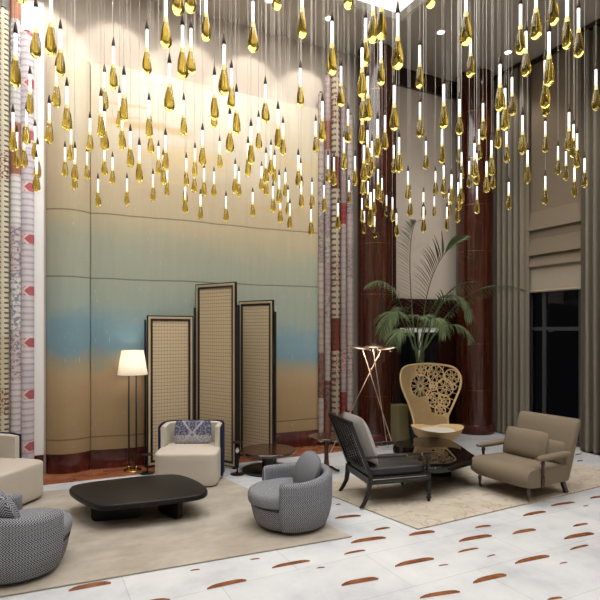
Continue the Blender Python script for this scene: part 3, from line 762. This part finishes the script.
# ------------------------------------------------------------------ mahogany side table
x, y = D(326.5, 6.75); t = thing('side_table', 'small mahogany pedestal table behind the black spindle armchair', 'table', (x, y, .003), -YAW)
zt_ = .465
bm = BM(); lathe(bm, [(.20, zt_-.022), (.225, zt_-.018), (.23, zt_-.008), (.225, zt_), (.05, zt_+.001)], 44); obj('table_top', bm, M['tabwood'], t, True, 40)
bm = BM(); lathe(bm, [(.036, .03), (.04, .08), (.028, .18), (.024, .28), (.034, .37), (.03, .41), (.06, zt_-.02)], 24); obj('pedestal', bm, M['mahog'], t, True, 50)
for k in range(3):
    a = k*2*PI/3 + .25; bm = BM()
    tube(bm, [(.02*math.cos(a), .02*math.sin(a), .075), (.07*math.cos(a), .07*math.sin(a), .06), (.13*math.cos(a), .13*math.sin(a), .022), (.17*math.cos(a), .17*math.sin(a), .014)], [.022, .02, .017, .014], 8); obj('leg', bm, M['mahog_dark'], t, True, 60)
# ------------------------------------------------------------------ slim drinks tables
def drinks(px, d, h, label, white):
    x, y = D(px, d); t = thing('drinks_table', label, 'table', (x, y, .003), 0, 'slim drinks tables')
    bm = BM(); lathe(bm, [(.085, 0), (.086, .004), (.075, .008), (.01, .012)], 32); obj('base', bm, M['black'], t, True, 40)
    bm = BM(); lathe(bm, [(.008, .012), (.008, h-.012)], 12); obj('stem', bm, M['black'], t, True)
    bm = BM(); lathe(bm, [(.02, h-.016), (.068, h-.008), (.07, h+.004), (.066, h+.004), (.064, h-.003), (.01, h-.003)], 32); obj('tray_top', bm, M['bronze'], t, True, 40)
    if white:
        bm = BM(); lathe(bm, [(.009, h*.66), (.02, h*.70), (.024, h*.74), (.016, h*.79), (.009, h*.83)], 16); tag(obj('knob', bm, M['white'], t, True), 'white ceramic knob')
drinks(237.3, 6.68, .40, 'slim black drinks table with white knob beside cream chair', True)
drinks(147.2, 6.72, .24, 'small low drinks table between floor lamp and cream chair', False)
# ------------------------------------------------------------------ black spindle armchair
def spool(z0, z1, r, n):
    p = [(r*.62, z0)]
    for k in range(n):
        a = z0+(z1-z0)*k/n; h = (z1-z0)/n
        p += [(r*.62, a+h*.04), (r*.95, a+h*.3), (r, a+h*.5), (r*.95, a+h*.7), (r*.62, a+h*.96)]
    return p + [(r*.62, z1)]
def spool_between(bm, p0, p1, r, n, seg=10):
    p0, p1 = Vector(p0), Vector(p1); L = (p1-p0).length; prof = spool(0, L, r, n)
    q = Vector((0, 0, 1)).rotation_difference((p1-p0).normalized()).to_matrix().to_4x4()
    t0 = len(bm.verts); lathe(bm, prof, seg); bm.verts.ensure_lookup_table()
    for v in bm.verts[t0:]: v.co = p0 + (q @ v.co)
c5 = cr(.89, 5.77); r5 = rotdir(.96, .28)
t = thing('spindle_armchair', 'black spool-turned armchair with leather seat and slatted reclining back', 'armchair', (c5[0], c5[1], RUGZ), r5)
hw = .30
bm = BM()
for sx in (-1, 1): box(bm, sx*hw-.024, sx*hw+.024, -.395, .30, .225, .30, .006)
box(bm, -hw, hw, -.41, -.365, .225, .30, .006); box(bm, -hw, hw, .26, .30, .225, .30, .006)
sf = obj('seat_frame', bm, M['black'], t)
bm = BM()
for sx in (-1, 1): spool_between(bm, (sx*(hw+.024), -.37, .243), (sx*(hw+.024), .24, .243), .012, 26, 8)
spool_between(bm, (-hw+.03, -.413, .243), (hw-.03, -.413, .243), .012, 20, 8); obj('beaded_moulding', bm, M['black'], sf, True)
bm = BM()
for sx in (-1, 1): tube(bm, [(sx*(hw+.026), -.34, .278), (sx*(hw+.026), .26, .278)], .003, 6)
tube(bm, [(-hw+.03, -.413, .278), (hw-.03, -.413, .278)], .003, 6); obj('pale_line', bm, M['greyfab'], sf)
bm = BM(); soft_block(bm, .29, .335, .29, .385, 8, 0, -.045, .03, 56, .02); tag(obj('seat_cushion', bm, M['leather'], t, True, 60), 'black leather seat cushion')
for sx in (-1, 1):
    bm = BM(); lathe(bm, [(.008, 0), (.016, .008), (.016, .02), (.01, .026)] + spool(.026, .225, .026, 6), 14, (sx*hw, -.385, 0)); obj('leg', bm, M['black'], t, True, 60)
    bm = BM()
    pts = [(sx*hw, .28, .30), (sx*hw, .285, .22), (sx*hw, .30, .12), (sx*hw, .345, .04), (sx*hw, .375, 0)]
    rings = []
    for i, p in enumerate(pts):
        w = .024 - .002*i; rings.append([(p[0]-w*.8, p[1]-w, p[2]), (p[0]+w*.8, p[1]-w, p[2]), (p[0]+w*.8, p[1]+w, p[2]), (p[0]-w*.8, p[1]+w, p[2])])
    loft(bm, rings); obj('leg', bm, M['black'], t, True, 30)
    bm = BM(); lathe(bm, spool(.30, .485, .024, 6), 12, (sx*hw, -.375, 0)); obj('arm_post', bm, M['black'], t, True, 60)
    bm = BM(); spool_between(bm, (sx*hw, .37, .50), (sx*hw, -.12, .50), .017, 18, 10); box(bm, sx*hw-.02, sx*hw+.02, -.40, -.12, .485, .515, .008); ar = obj('armrest', bm, M['black'], t, True, 40)
    for ya in (-.126, -.30):
        bm = BM(); box(bm, sx*hw-.021, sx*hw+.021, ya, ya+.011, .484, .516); obj('arm_ferrule', bm, M['brass'], ar)
B0, B1 = (.27, .30), (.495, .86)      # (y, z) of the back's foot and head
def bk(s): return (B0[0]+(B1[0]-B0[0])*s, B0[1]+(B1[1]-B0[1])*s)
bm = BM()
for sx in (-1, 1): beam(bm, (sx*hw, *bk(0)), (sx*hw, *bk(1)), .036, .036, up=(0, 1, 0))
beam(bm, (-hw-.018, *bk(.985)), (hw+.018, *bk(.985)), .036, .04); beam(bm, (-hw, *bk(.10)), (hw, *bk(.10)), .03, .03)
bf = obj('back_frame', bm, M['black'], t)
for k in range(6):
    xx = -hw+.085 + (2*hw-.17)*k/5; bm = BM(); spool_between(bm, (xx, *bk(.11)), (xx, *bk(.97)), .015, 18, 8); obj('spindle', bm, M['black'], bf, True)
cushion('large pale grey back pillow on the black spindle armchair', pillow_bm(.56, .54, .16, pinch=.05), M['greyfab'], c5, r5, (0, .26, .645), -.36)

# ------------------------------------------------------------------ taupe armchair on the right
c6 = cr(2.50, 6.0); r6 = rotdir(-.86, -.51)
t = thing('club_armchair', 'taupe upholstered open armchair with turned wooden legs, facing left', 'armchair', (c6[0], c6[1], RUGZ), r6)
bm = BM(); rings = []
W = .375
for i in range(15):        # seat with a rolled front, lofted across
    u = -1+2*i/14; xx = W*u; q = 1-.06*abs(u)**8; e = .02*abs(u)**6
    sec = [(-.31, .14), (-.39, .15), (-.445, .19), (-.465, .25), (-.45, .31), (-.40, .352), (-.27, .358), (0, .345), (.24, .335), (.26, .32), (.26, .145)]
    rings.append([(xx, y*q, .25+(z-.25)*(1-e*6)) for y, z in sec])
loft(bm, rings); obj('seat', bm, M['taupe_vel'], t, True, 50)
bm = BM(); rings = []
for s, th in ((0, .13), (.08, .14), (.3, .14), (.6, .13), (.85, .115), (.96, .09), (1.0, .04)):
    yb = .27+.19*s; z = .15+.65*s; hw_ = .345+.035*s - (.02 if s == 1 else 0)
    rings.append([(px, py, z) for px, py in superellipse(hw_, th/2, 6, 40, 0, yb)])
loft(bm, rings); obj('backrest', bm, M['taupe_vel'], t, True, 60)
for sx in (-1, 1):
    bm = BM(); rings = []
    for s in range(9):
        yy = -.30+.56*s/8; w_ = .042*(1-.5*(abs(s-4)/4)**6); h_ = .032*(1-.5*(abs(s-4)/4)**6); z = .455
        rings.append([(sx*.385+w_*math.cos(a), yy, z+h_*math.sin(a)) for a in (2*PI*k/20 for k in range(20))])
    loft(bm, rings); ar = obj('armrest', bm, M['taupe_vel'], t, True, 60)
    bm = BM(); lathe(bm, [(.02, .15), (.02, .27), (.012, .285), (.022, .31), (.014, .34), (.018, .38), (.024, .40), (.016, .425)], 16, (sx*.385, -.20, 0)); obj('arm_post', bm, M['mahog_dark'], ar, True, 60)
    bm = BM(); lathe(bm, [(.012, .028), (.02, .04), (.013, .055), (.016, .09), (.023, .115), (.016, .13), (.024, .17)], 16, (sx*.315, -.34, 0)); lg = obj('leg', bm, M['mahog_dark'], t, True, 60)
    bm = BM(); tube(bm, [(sx*.315-.008, -.33, .016), (sx*.315+.008, -.33, .016)], .016, 14); obj('caster', bm, M['brass'], lg, True, 40)
    bm = BM(); beam(bm, (sx*.30, .24, .17), (sx*.31, .31, 0), .04, .04, up=(1, 0, 0)); obj('leg', bm, M['mahog_dark'], t)
cushion('taupe rectangular pillow on the taupe armchair at the right', pillow_bm(.56, .33, .15), M['taupe_vel'], c6, r6, (-.09, .145, .49), -.3)
cushion('small taupe pillow tucked behind the larger one on the right armchair', pillow_bm(.26, .24, .08), M['taupe_vel'], c6, r6, (.235, .19, .455), -.2)

# ------------------------------------------------------------------ polished black table between the chairs
zt1 = .33
top = [(393,446),(404,440),(418,437.2),(434,437),(448,439),(460,445),(470,452),(476,456.5),(472,460),(461,463),(450,466.5),(432,468),(412,465),(398,457)]
pts = [G(px, py, zt1) for px, py in top]; cx = sum(p.x for p in pts)/len(pts); cy = sum(p.y for p in pts)/len(pts)
t = thing('low_table', 'low polished black stone table in front of the rattan chair', 'table', (cx, cy, RUGZ))
pl = smooth_closed([(p.x-cx, p.y-cy) for p in pts], 4)
bm = BM(); prism(bm, [(p.x, p.y) for p in pl], zt1-.06-RUGZ, zt1-RUGZ, .012, 3); obj('table_top', bm, M['blackgloss'], t, True, 35)
a = G(408, 478); b = G(451, 478); u = (b-a).normalized(); v = Vector((-u.y, u.x, 0))
bm = BM(); q = [a, b, b+v*.5, a+v*.5]; prism(bm, [(p.x-cx, p.y-cy) for p in q], 0, zt1-.06-RUGZ, .012, 2); obj('plinth', bm, M['black'], t, True, 35)

# ------------------------------------------------------------------ rattan peacock chair
cpx, cd = 436.5, 7.66
c7 = D(cpx, cd); r7 = rotdir(.02, -.99)
t = thing('peacock_chair', 'tall rattan chair with fan-shaped back of openwork flowers', 'chair', (c7[0], c7[1], .003), r7)
bm = BM(); lathe(bm, [(.27, 0), (.275, .02), (.23, .08), (.20, .15), (.22, .22), (.27, .285), (.26, .29)], 40); obj('base', bm, M['weave'], t, True, 50)
bm = BM(); rings = []
for q, z in ((.22, .275), (.28, .285), (.32, .32), (.35, .365), (.37, .40), (.355, .395), (.315, .345), (.28, .315), (.20, .305), (.02, .305)):
    rings.append([(q*math.cos(a)*(1.0), q*math.sin(a)*.92 - .03, z + .035*math.cos(a)**2*(1 if q > .33 else 0)) for a in (2*PI*i/48 for i in range(48))])
loft(bm, rings); obj('seat', bm, M['weave'], t, True, 60)
bm = BM(); soft_block(bm, .25, .235, .312, .385, 2.4, 0, -.05, .028, 44, .012); tag(obj('seat_cushion', bm, M['cream'], t, True, 60), 'cream seat cushion')
# fan back: outline in (x, z); curved about the sitter
ZB = .43; HB = 1.36
OUT = [(-.26, .47), (-.275, .56), (-.30, .66), (-.35, .82), (-.42, .97), (-.465, 1.10), (-.47, 1.22), (-.43, 1.31), (-.34, 1.355), (-.15, 1.375), (0, 1.38), (.15, 1.372), (.34, 1.345), (.43, 1.29), (.475, 1.19), (.46, 1.06), (.40, .92), (.32, .76), (.26, .64), (.255, .55), (.25, .47)]
def bend(xx, z):
    s = (z-ZB)/(HB-ZB)
    xx *= .95
    return Vector((xx, .27 + .17*s - .55*xx*xx*(1.0-.25*s), .335 + (z-.47)*1.045))
def inside(xx, z, poly):
    c = False; n = len(poly)
    for i in range(n):
        x1, z1 = poly[i]; x2, z2 = poly[i-1]
        if (z1 > z) != (z2 > z) and xx < (x2-x1)*(z-z1)/(z2-z1)+x1: c = not c
    return c
FLW = [(-.145, 1.065, .150), (.105, 1.235, .115), (-.13, 1.29, .075), (.235, 1.045, .112), (.345, 1.20, .095), (.07, .865, .095), (.215, .86, .078), (.15, .73, .072), (-.01, .95, .045), (.06, 1.06, .055), (.365, 1.06, .035), (.0, 1.31, .04)]
FLW = [(a, b, c*1.1) for a, b, c in FLW]
def solid(xx, z):
    if not inside(xx, z, OUT): return False
    for fx, fz, fr_ in FLW:
        if math.hypot(xx-fx, z-fz) < fr_*1.02: return False
    edge = -.07 + (1.05-z)*.25 if z > .70 else 9
    if z > 1.17: edge = -.2
    return xx < edge
bm = BM(); uvl = bm.loops.layers.uv.verify(); st = .013; cache = {}
def gv(i, j):
    if (i, j) not in cache: cache[i, j] = bm.verts.new(bend(i*st, .46+j*st))
    return cache[i, j]
for i in range(-38, 38):
    for j in range(0, 72):
        if solid((i+.5)*st, .46+(j+.5)*st):
            f = bm.faces.new((gv(i, j), gv(i+1, j), gv(i+1, j+1), gv(i, j+1)))
            for l, (a, b) in zip(f.loops, ((i, j), (i+1, j), (i+1, j+1), (i, j+1))): l[uvl].uv = (a*st, b*st)
bmesh.ops.solidify(bm, geom=bm.faces[:], thickness=.008)
bk_ = obj('backrest', bm, M['weave'], t, True, 60)
bm = BM(); tube(bm, [bend(*p) for p in smooth_closed(OUT, 4)[:-4]], .016, 10); obj('back_rim', bm, M['cane'], bk_, True)
for fx, fz, fr_ in FLW:
    bm = BM(); n = 28
    tube(bm, [bend(fx+fr_*math.cos(2*PI*k/n), fz+fr_*math.sin(2*PI*k/n)) for k in range(n)], .008, 6, closed=True)
    if fr_ > .06:
        tube(bm, [bend(fx+fr_*.2*math.cos(2*PI*k/12), fz+fr_*.2*math.sin(2*PI*k/12)) for k in range(12)], .006, 6, closed=True)
        pn = 9 if fr_ > .13 else 7 if fr_ > .11 else 6
        for k in range(pn):
            a = 2*PI*k/pn; da = PI/pn*.82
            for sg in (-1, 1):
                tube(bm, [bend(fx+r_*fr_*math.cos(a+sg*da*w_), fz+r_*fr_*math.sin(a+sg*da*w_)) for r_, w_ in ((.2, 0), (.45, .65), (.72, .95), (.92, .6), (.97, 0))], .006, 5)
    obj('rosette', bm, M['cane'], bk_, True)
# connecting canes that fill between the rosettes and the rim
for (xa, za, xb, zb) in ((.0, 1.17, .02, 1.36), (.21, 1.27, .24, 1.355), (.40, 1.27, .43, 1.28), (.43, 1.15, .465, 1.12), (.34, 1.09, .45, 1.06), (.33, .98, .41, .96), (.28, .90, .37, .87), (.10, 1.12, .14, 1.09), (.15, .96, .18, .96), (.21, .79, .30, .74), (.22, .70, .26, .66),
                         (.0, .80, .05, .79), (.08, .70, .10, .68), (.15, .80, .14, .80), (.03, .96, .06, .95), (.1, .96, .14, .98), (.31, 1.12, .30, 1.13), (.25, 1.16, .26, 1.2), (-.21, 1.33, -.22, 1.36), (-.06, 1.30, -.04, 1.36), (.10, .66, .20, .66), (.2, .66, .24, .62)):
    bm = BM(); tube(bm, [bend(xa, za), bend((xa+xb)/2, (za+zb)/2), bend(xb, zb)], .005, 5)
    obj('cane_tie', bm, M['cane'], bk_, True)

# ------------------------------------------------------------------ gilt tripod lamp
dL = 7.75
x, y = D(372, dL); t = thing('tripod_lamp', 'slim gilt tripod floor lamp with three petal shades', 'lamp', (x, y, .003))
o3 = Vector((x, y, 0))
def TP(px, py, d): return P(px, py, d)-o3
feet = [((363, 350.5, dL-.05), (395.5, 455, dL-.0)), ((382.5, 347.5, dL), (329.5, 455, dL)), ((373, 349, dL+.05), (387.5, 446, 8.17))]
for a, b in feet:
    pb = TP(*b); pb.z = .006
    bm = BM(); tube(bm, [TP(*a), pb], .0062, 10); obj('leg', bm, M['gold'], t, True)
bm = BM(); bmesh.ops.create_icosphere(bm, subdivisions=2, radius=.026, matrix=Matrix.Translation(TP(371.3, 370, dL))); obj('joint', bm, M['brass'], t, True)
for (px, py, dd, tl) in ((361, 349, dL-.06, .14), (373.5, 347.5, dL+.04, 0), (388, 349, dL, -.16)):
    bm = BM(); rings = []
    for s in range(9):
        q = s/8; rr = .135*math.sin(PI/2*q) + .004; rings.append([(rr*1.0*math.cos(a), rr*.75*math.sin(a), .03*math.cos(PI/2*q)) for a in (2*PI*k/28 for k in range(28))])
    for s in range(9):
        q = 1-s/8; rr = .131*math.sin(PI/2*q) + .002; rings.append([(rr*1.0*math.cos(a), rr*.75*math.sin(a), .03*math.cos(PI/2*q)-.004) for a in (2*PI*k/28 for k in range(28))])
    loft(bm, rings); o = obj('petal_shade', bm, M['gold'], t, True, 60); o.location = TP(px, py, dd); o.rotation_euler = (0, tl, -YAW)
    L = bpy.data.lights.new('petal glow', 'POINT'); L.energy = 1.2; L.color = (1, .88, .72); L.shadow_soft_size = .03
    lo = link(bpy.data.objects.new('petal_glow', L), o); lo.location = (0, 0, -.035)
# ------------------------------------------------------------------ olive plinth and palm
x, y = D(400, 8.42); bm = BM(); box(bm, -.115, .115, -.115, .115, 0, .625, .006)
o = obj('plinth_box', bm, M['olive']); o.location = (x, y, .001); o.rotation_euler = (0, 0, 0); tag(o, 'olive box plinth beside the left mahogany column', 'plinth')
x, y = D(421, 8.35); o3 = Vector((x, y, 0))
t = thing('potted_palm', 'tall potted palm with arching fronds behind the rattan chair', 'plant', (x, y, .001))
bm = BM(); lathe(bm, [(.13, 0), (.17, .02), (.19, .3), (.2, .55), (.185, .55), (.18, .5), (.02, .5)], 32); obj('pot', bm, M['leafpot'], t, True, 40)
rnd = random.Random(3)
def frond(base, mid, tip, L, n, droop, hang=0, width=.015, tstart=.25, seed=0):
    rn = random.Random(seed); b, m, e = (TP(*q) for q in (base, mid, tip))
    bm = BM(); pts = bez(b, m, e, 26); rr = [.009*(1-.8*i/26)+.0015 for i in range(27)]; tube(bm, pts, rr, 6)
    for i in range(n):
        s = tstart+(1-tstart)*i/(n-1); k = s*26; j = min(25, int(k)); p = pts[j].lerp(pts[j+1], k-j); tg = (pts[j+1]-pts[j]).normalized()
        side = tg.cross(Vector((0, 0, 1)))
        if side.length < .62: side = Vector((RX, RY, 0)) - tg*tg.dot(Vector((RX, RY, 0)))
        side.normalize(); upv = side.cross(tg)
        ln = L*(.14+.86*math.sin(PI*min(1, .18+.82*(s-tstart)/(1-tstart)*.95))**.8)
        for sg in (-1, 1):
            dr = (side*sg*.8 + tg*(.55+.5*s) + upv*.18 + Vector((rn.uniform(-.1, .1), rn.uniform(-.1, .1), rn.uniform(-.08, .08)-hang))).normalized()
            l = ln*rn.uniform(.85, 1.1); q = [p]; dv = dr.copy()
            for _ in range(4):
                q.append(q[-1]+dv*l/4); dv = (dv + Vector((0, 0, -droop))).normalized()
            wv = dr.cross(Vector((0, 0, 1)))
            if wv.length < .1: wv = side.copy()
            wv = (wv.normalized()*.75 + upv*.5*sg).normalized()
            ws = [.35, 1, .95, .6, .04]; rows = [(bm.verts.new(c+wv*width*w_/2), bm.verts.new(c-wv*width*w_/2)) for c, w_ in zip(q, ws)]
            for a, c in zip(rows, rows[1:]):
                f = bm.faces.new((a[0], a[1], c[1], c[0]))
    return obj('frond', bm, M['leaf'], t)
CR_ = (418, 352, 8.33)
FR = [((416,352,8.35),(404,240,8.3),(416,222,7.9),.40,36,.2),((422,352,8.35),(422,258,8.3),(464,238,8.0),.48,34,.2),
      ((424,350,8.3),(448,262,8.2),(472,318,7.9),.42,30,.42,.3),((414,350,8.3),(392,282,8.1),(383,336,7.85),.42,30,.42,.3),
      ((426,348,8.35),(468,268,8.3),(524,290,8.2),.26,34,.3,.7),((413,348,8.4),(396,262,8.1),(366,286,7.9),.28,26,.4,.5),
      ((424,350,8.25),(450,305,7.9),(472,340,7.7),.32,24,.4,.2),((416,352,8.2),(400,310,7.8),(394,346,7.7),.34,26,.4,.2),
      ((420,350,8.2),(430,296,7.9),(446,334,7.7),.38,26,.45,.3),((418,350,8.5),(432,288,8.6),(452,296,8.7),.40,26,.4,.4),
      ((419,350,8.3),(414,310,8.0),(424,318,7.8),.30,22,.3),((417,350,8.4),(405,296,8.45),(396,312,8.3),.34,24,.4,.2),((423,352,8.4),(440,276,8.35),(478,282,8.2),.34,28,.4,.4)]
for i, f in enumerate(FR): frond(*f, seed=i, width=.024 if i < 2 else .02 if i in (4, 12) else .015)
for k in range(9):
    a = 2*PI*k/9; p0 = Vector((.07*math.cos(a), .07*math.sin(a), .50)); p1 = TP(CR_[0]+rnd.uniform(-6, 8), 350, 8.33+rnd.uniform(-.1, .1))
    bm = BM(); tube(bm, bez(p0, (p0+p1)/2+Vector((rnd.uniform(-.06, .06), rnd.uniform(-.06, .06), 0)), p1, 8), [.014-.0006*i for i in range(9)], 7); obj('stem', bm, M['stem'], t, True)

# ------------------------------------------------------------------ hanging glass drops
LR = .34                           # rod top to drop tip, metres
PEN = """15.5,33,88 36,7,59 51,-2,57 20.5,-51,4 60.5,29,77 30,74,115 56.5,66,108 49.3,103,144 13,112,152 17,132,168 26.5,109,145 24,133,168 35,126,160 37.5,145,179 36.5,158,192
67,86,131 71,129,161 65,147,177 75,148,181 74.5,160,190 90,118,152 87,152,180 101,96,138 104.5,72,111 104.5,112,151 113.5,46,90 124,75,122 119.5,93,129 122,112,150 112.5,157,185 104.5,147,176 98,179,207 127,179,206
130.3,131,168 139.3,145,183 147,29,75 149,100,138 150.7,122,154 166,-4,49 182.5,25,80 191,28,75 178,-38,16 190.5,-40,14 206,-8,42 169.5,63,112 183.7,100,136 214.5,75,121 214,92,128 224,44,96 231.5,68,109 229.8,114,153
236.5,92,135 251,126,165 248,143,177 258.6,117,150 265.4,84,123 278,109,149 283,123,156 253,1,53 277,-40,11 302,-14,39 300.3,68,107 332,21,76 315.8,121,153 322.4,101,142 298.3,155,187 300.8,163,189 301.3,181,208 312,182,208 311,209,236
235.2,164,194 239,171,197 204,168,197 200.5,194,220 214,172,197 226,196,222 195,148,177 202.5,130,166 219.7,141,169 194.2,165,193 186.3,158,187 185,177,204 185.2,187,214 153,174,202 158.5,146,175 165.5,135,171 163.4,155,185 167,171,196
252.7,192,217 261.5,166,191 266,153,184 271,145,175 274.6,155,183 266.2,169,196 273,186,213 279.1,175,204 285.4,172,197 288,190,215 280.3,198,223 289.8,204,229
341,66,107 348,109,143 344,137,170 365.5,18,67 362,48,98 373,-12,44 381.5,-14,41 348.5,-40,10 381,41,86 367.7,76,121 363,80,122 397.7,13,70 394.2,85,131 385,115,150 377.5,119,158 362,106,144 367.5,130,165 372,141,173 369.5,148,178 364,145,182
363,165,195 368,181,208 374,189,215 378,169,200 382,178,203 386.5,195,217 392.5,197,222 396.5,213,237 362,198,222 364.3,211,234 370.6,192,227 374.6,216,238 355,156,186 349,180,204 393.8,145,173 399,137,173
419.7,45,89 430.5,-40,9 420,102,138 426,141,170 443.8,84,129 442,129,164 443.7,165,194 408,171,200 410,190,217 423.5,192,218 423.5,207,233 435.5,171,195 434.3,197,217 444.5,178,199 451.5,174,204 449,193,217 447,207,231
466,-12,46 470.5,35,78 459.5,99,135 459,136,163 483,103,140 479,129,160 500,64,112 505,88,131 498,112,149 506.5,131,163 512,77,116 522.5,115,155 527.5,150,184 474.5,143,178 469.2,161,188 491.4,140,176 486.5,161,193 476.5,153,185 477,186,214 461.5,152,180 461,173,204 458.3,182,211 457.5,196,223 493,160,189
520.5,4,55 526,31,77 536,-14,40 549,33,87 553,-28,26 567,-6,50 578.5,8,58 545.2,60,109 545.6,76,117 545.3,121,153 545.3,176,205 569,112,151 573.5,124,158 577,134,168 558,146,175 566,151,181 574.5,167,197 584.5,158,188 596,69,111 508.7,182,210 328,155,183 334,157,186 338,203,230 324,185,212"""
REG = [(29, 'in front of the two leftmost textile rolls'), (48, 'before the white strip left of the mural'), (95, 'before the narrow left mural section'), (122, 'just left of the floor lamp'), (148, 'directly above the floor lamp'),
       (172, 'above the left half of the lowest screen panel'), (195, 'above the right half of the lowest screen panel'), (217, 'above the left half of the tallest screen panel'), (238, 'above the right half of the tallest screen panel'), (258, 'above the left half of the right screen panel'), (276, 'above the right half of the right screen panel'), (290, 'between the screen and the right end of the mural'), (318, 'before the right end of the mural'),
       (356, 'before the right textile rolls'), (370, 'before the left half of the left column'), (398, 'before the right half of the left column'), (430, 'above the palm fronds on the left'), (456, 'above the palm fronds on the right'), (475, 'before the left half of the corner column'), (496, 'before the right half of the corner column'), (530, 'before the left curtain'), (560, 'before the left half of the roman blind'), (586, 'before the right half of the roman blind'), (700, 'before the right-edge curtain')]
ORD = ['', 'second ', 'third ', 'fourth ', 'fifth ', 'sixth ', 'seventh ', 'eighth ', 'ninth ', 'tenth ', 'eleventh ']
def pend_proto(kind):
    o = thing('pendant_lamp', '', 'pendant lamp', (0, 0, 0), 0, 'amber glass drop pendants hung on thin cables')
    z1 = LR; zr = .19; w = (.034, .031, .036)[kind]
    bm = BM(); tube(bm, [(0, 0, 0), (0, 0, 1)], .0017, 5); c = obj('cable', bm, M['wire'], o, True); c.location.z = z1+.06
    bm = BM(); lathe(bm, [(.0115, z1-.004), (.0135, z1), (.0125, z1+.02), (.008, z1+.045), (.003, z1+.068)], 12); obj('cap', bm, M['bronze'], o, True, 50)
    bm = BM(); lathe(bm, [(.008, zr-.02), (.0095, zr), (.0095, z1-.002)], 12); obj('lit_rod', bm, M['rod'], o, True, 50)
    bm = BM(); prof = []
    for k in range(17):
        s = k/16
        r = .0125 + (w-.0125)*(math.sin(PI/2*min(1, s/.78))**(1.35 if kind != 1 else 1.15)) if s < .78 else w*math.cos(PI/2*(s-.78)/.22)**.6 if s < 1 else 0
        prof.append((max(r, .0006), zr*(1-s)+.008*(1-s)))
    rings = []
    for i, (r, z) in enumerate(prof):
        rings.append([(r*(1+.07*math.sin(3*a+z*30+kind))*math.cos(a), r*(1+.07*math.sin(3*a+z*30+kind))*math.sin(a), z) for a in (2*PI*k/18 for k in range(18))])
    loft(bm, rings); obj('glass_drop', bm, M['amber'], o, True, 80)
    return o
rows = []
for tok in PEN.split():
    px, a, b = map(float, tok.split(',')); rows.append((px, a, b))
byreg = {}
for i, (px, a, b) in enumerate(rows):
    k = next(j for j, (x1, _) in enumerate(REG) if px < x1); byreg.setdefault(k, []).append((b, i))
lab = {}
for k, L_ in byreg.items():
    L_.sort(reverse=True); n = len(L_)
    for r, (b, i) in enumerate(L_):
        word = ORD[r]+'lowest' if r < (n+1)//2 else ORD[n-1-r]+'highest'
        lab[i] = 'amber drop pendant, %s %s' % (word, REG[k][1]) if n > 1 else 'amber drop pendant, the only one %s' % REG[k][1]
protos = [pend_proto(k) for k in range(3)]; used = [False]*3
hung = []
for i, (px, a, b) in enumerate(rows):
    d = FPX*LR/(b-a)
    while any(abs(z0-Zat(b, d)) < .48 and math.hypot(D(px, d)[0]-x0, D(px, d)[1]-y0) < .085 for x0, y0, z0 in hung): d -= .04
    for _ in range(40):
        x, y = D(px, d)
        if y < YW-.55 and x < XW-.5: break
        d -= .05
    z = Zat(b, d); k = rnd.randrange(3); hung.append((x, y, z))
    o = protos[k] if not used[k] else copy_tree(protos[k]); used[k] = True
    o.location = (x, y, z); o.rotation_euler = (0, 0, rnd.uniform(0, 6.28)); o['label'] = lab[i]
    intray = TX0 < x < TX1 and TY0 < y < TY1
    for ch in o.children:
        if ch.name.startswith('cable'): ch.scale = (1, 1, (TZ if intray else HC) - (z+LR+.06))

# ------------------------------------------------------------------ world, camera, view
Wd = bpy.data.worlds.new('night'); SC.world = Wd; Wd.use_nodes = True
Wd.node_tree.nodes['Background'].inputs[0].default_value = (.006, .006, .007, 1); Wd.node_tree.nodes['Background'].inputs[1].default_value = .4
cam = bpy.data.cameras.new('camera'); cam.sensor_width = 36; cam.lens = FPX/600*36; cam.shift_y = (HOR-300)/600; cam.clip_start = .05
co = bpy.data.objects.new('camera', cam); COL.objects.link(co); co.location = (0, 0, EYE); co.rotation_euler = (PI/2, 0, -YAW); SC.camera = co
SC.view_settings.view_transform = 'Standard'; SC.view_settings.look = 'None'; SC.view_settings.gamma = 1; SC.view_settings.use_curve_mapping = False
SC.view_settings.exposure = 0
SC.cycles.use_denoising = True
SC.cycles.max_bounces = 12; SC.cycles.transmission_bounces = 10; SC.cycles.caustics_refractive = False; SC.cycles.caustics_reflective = False
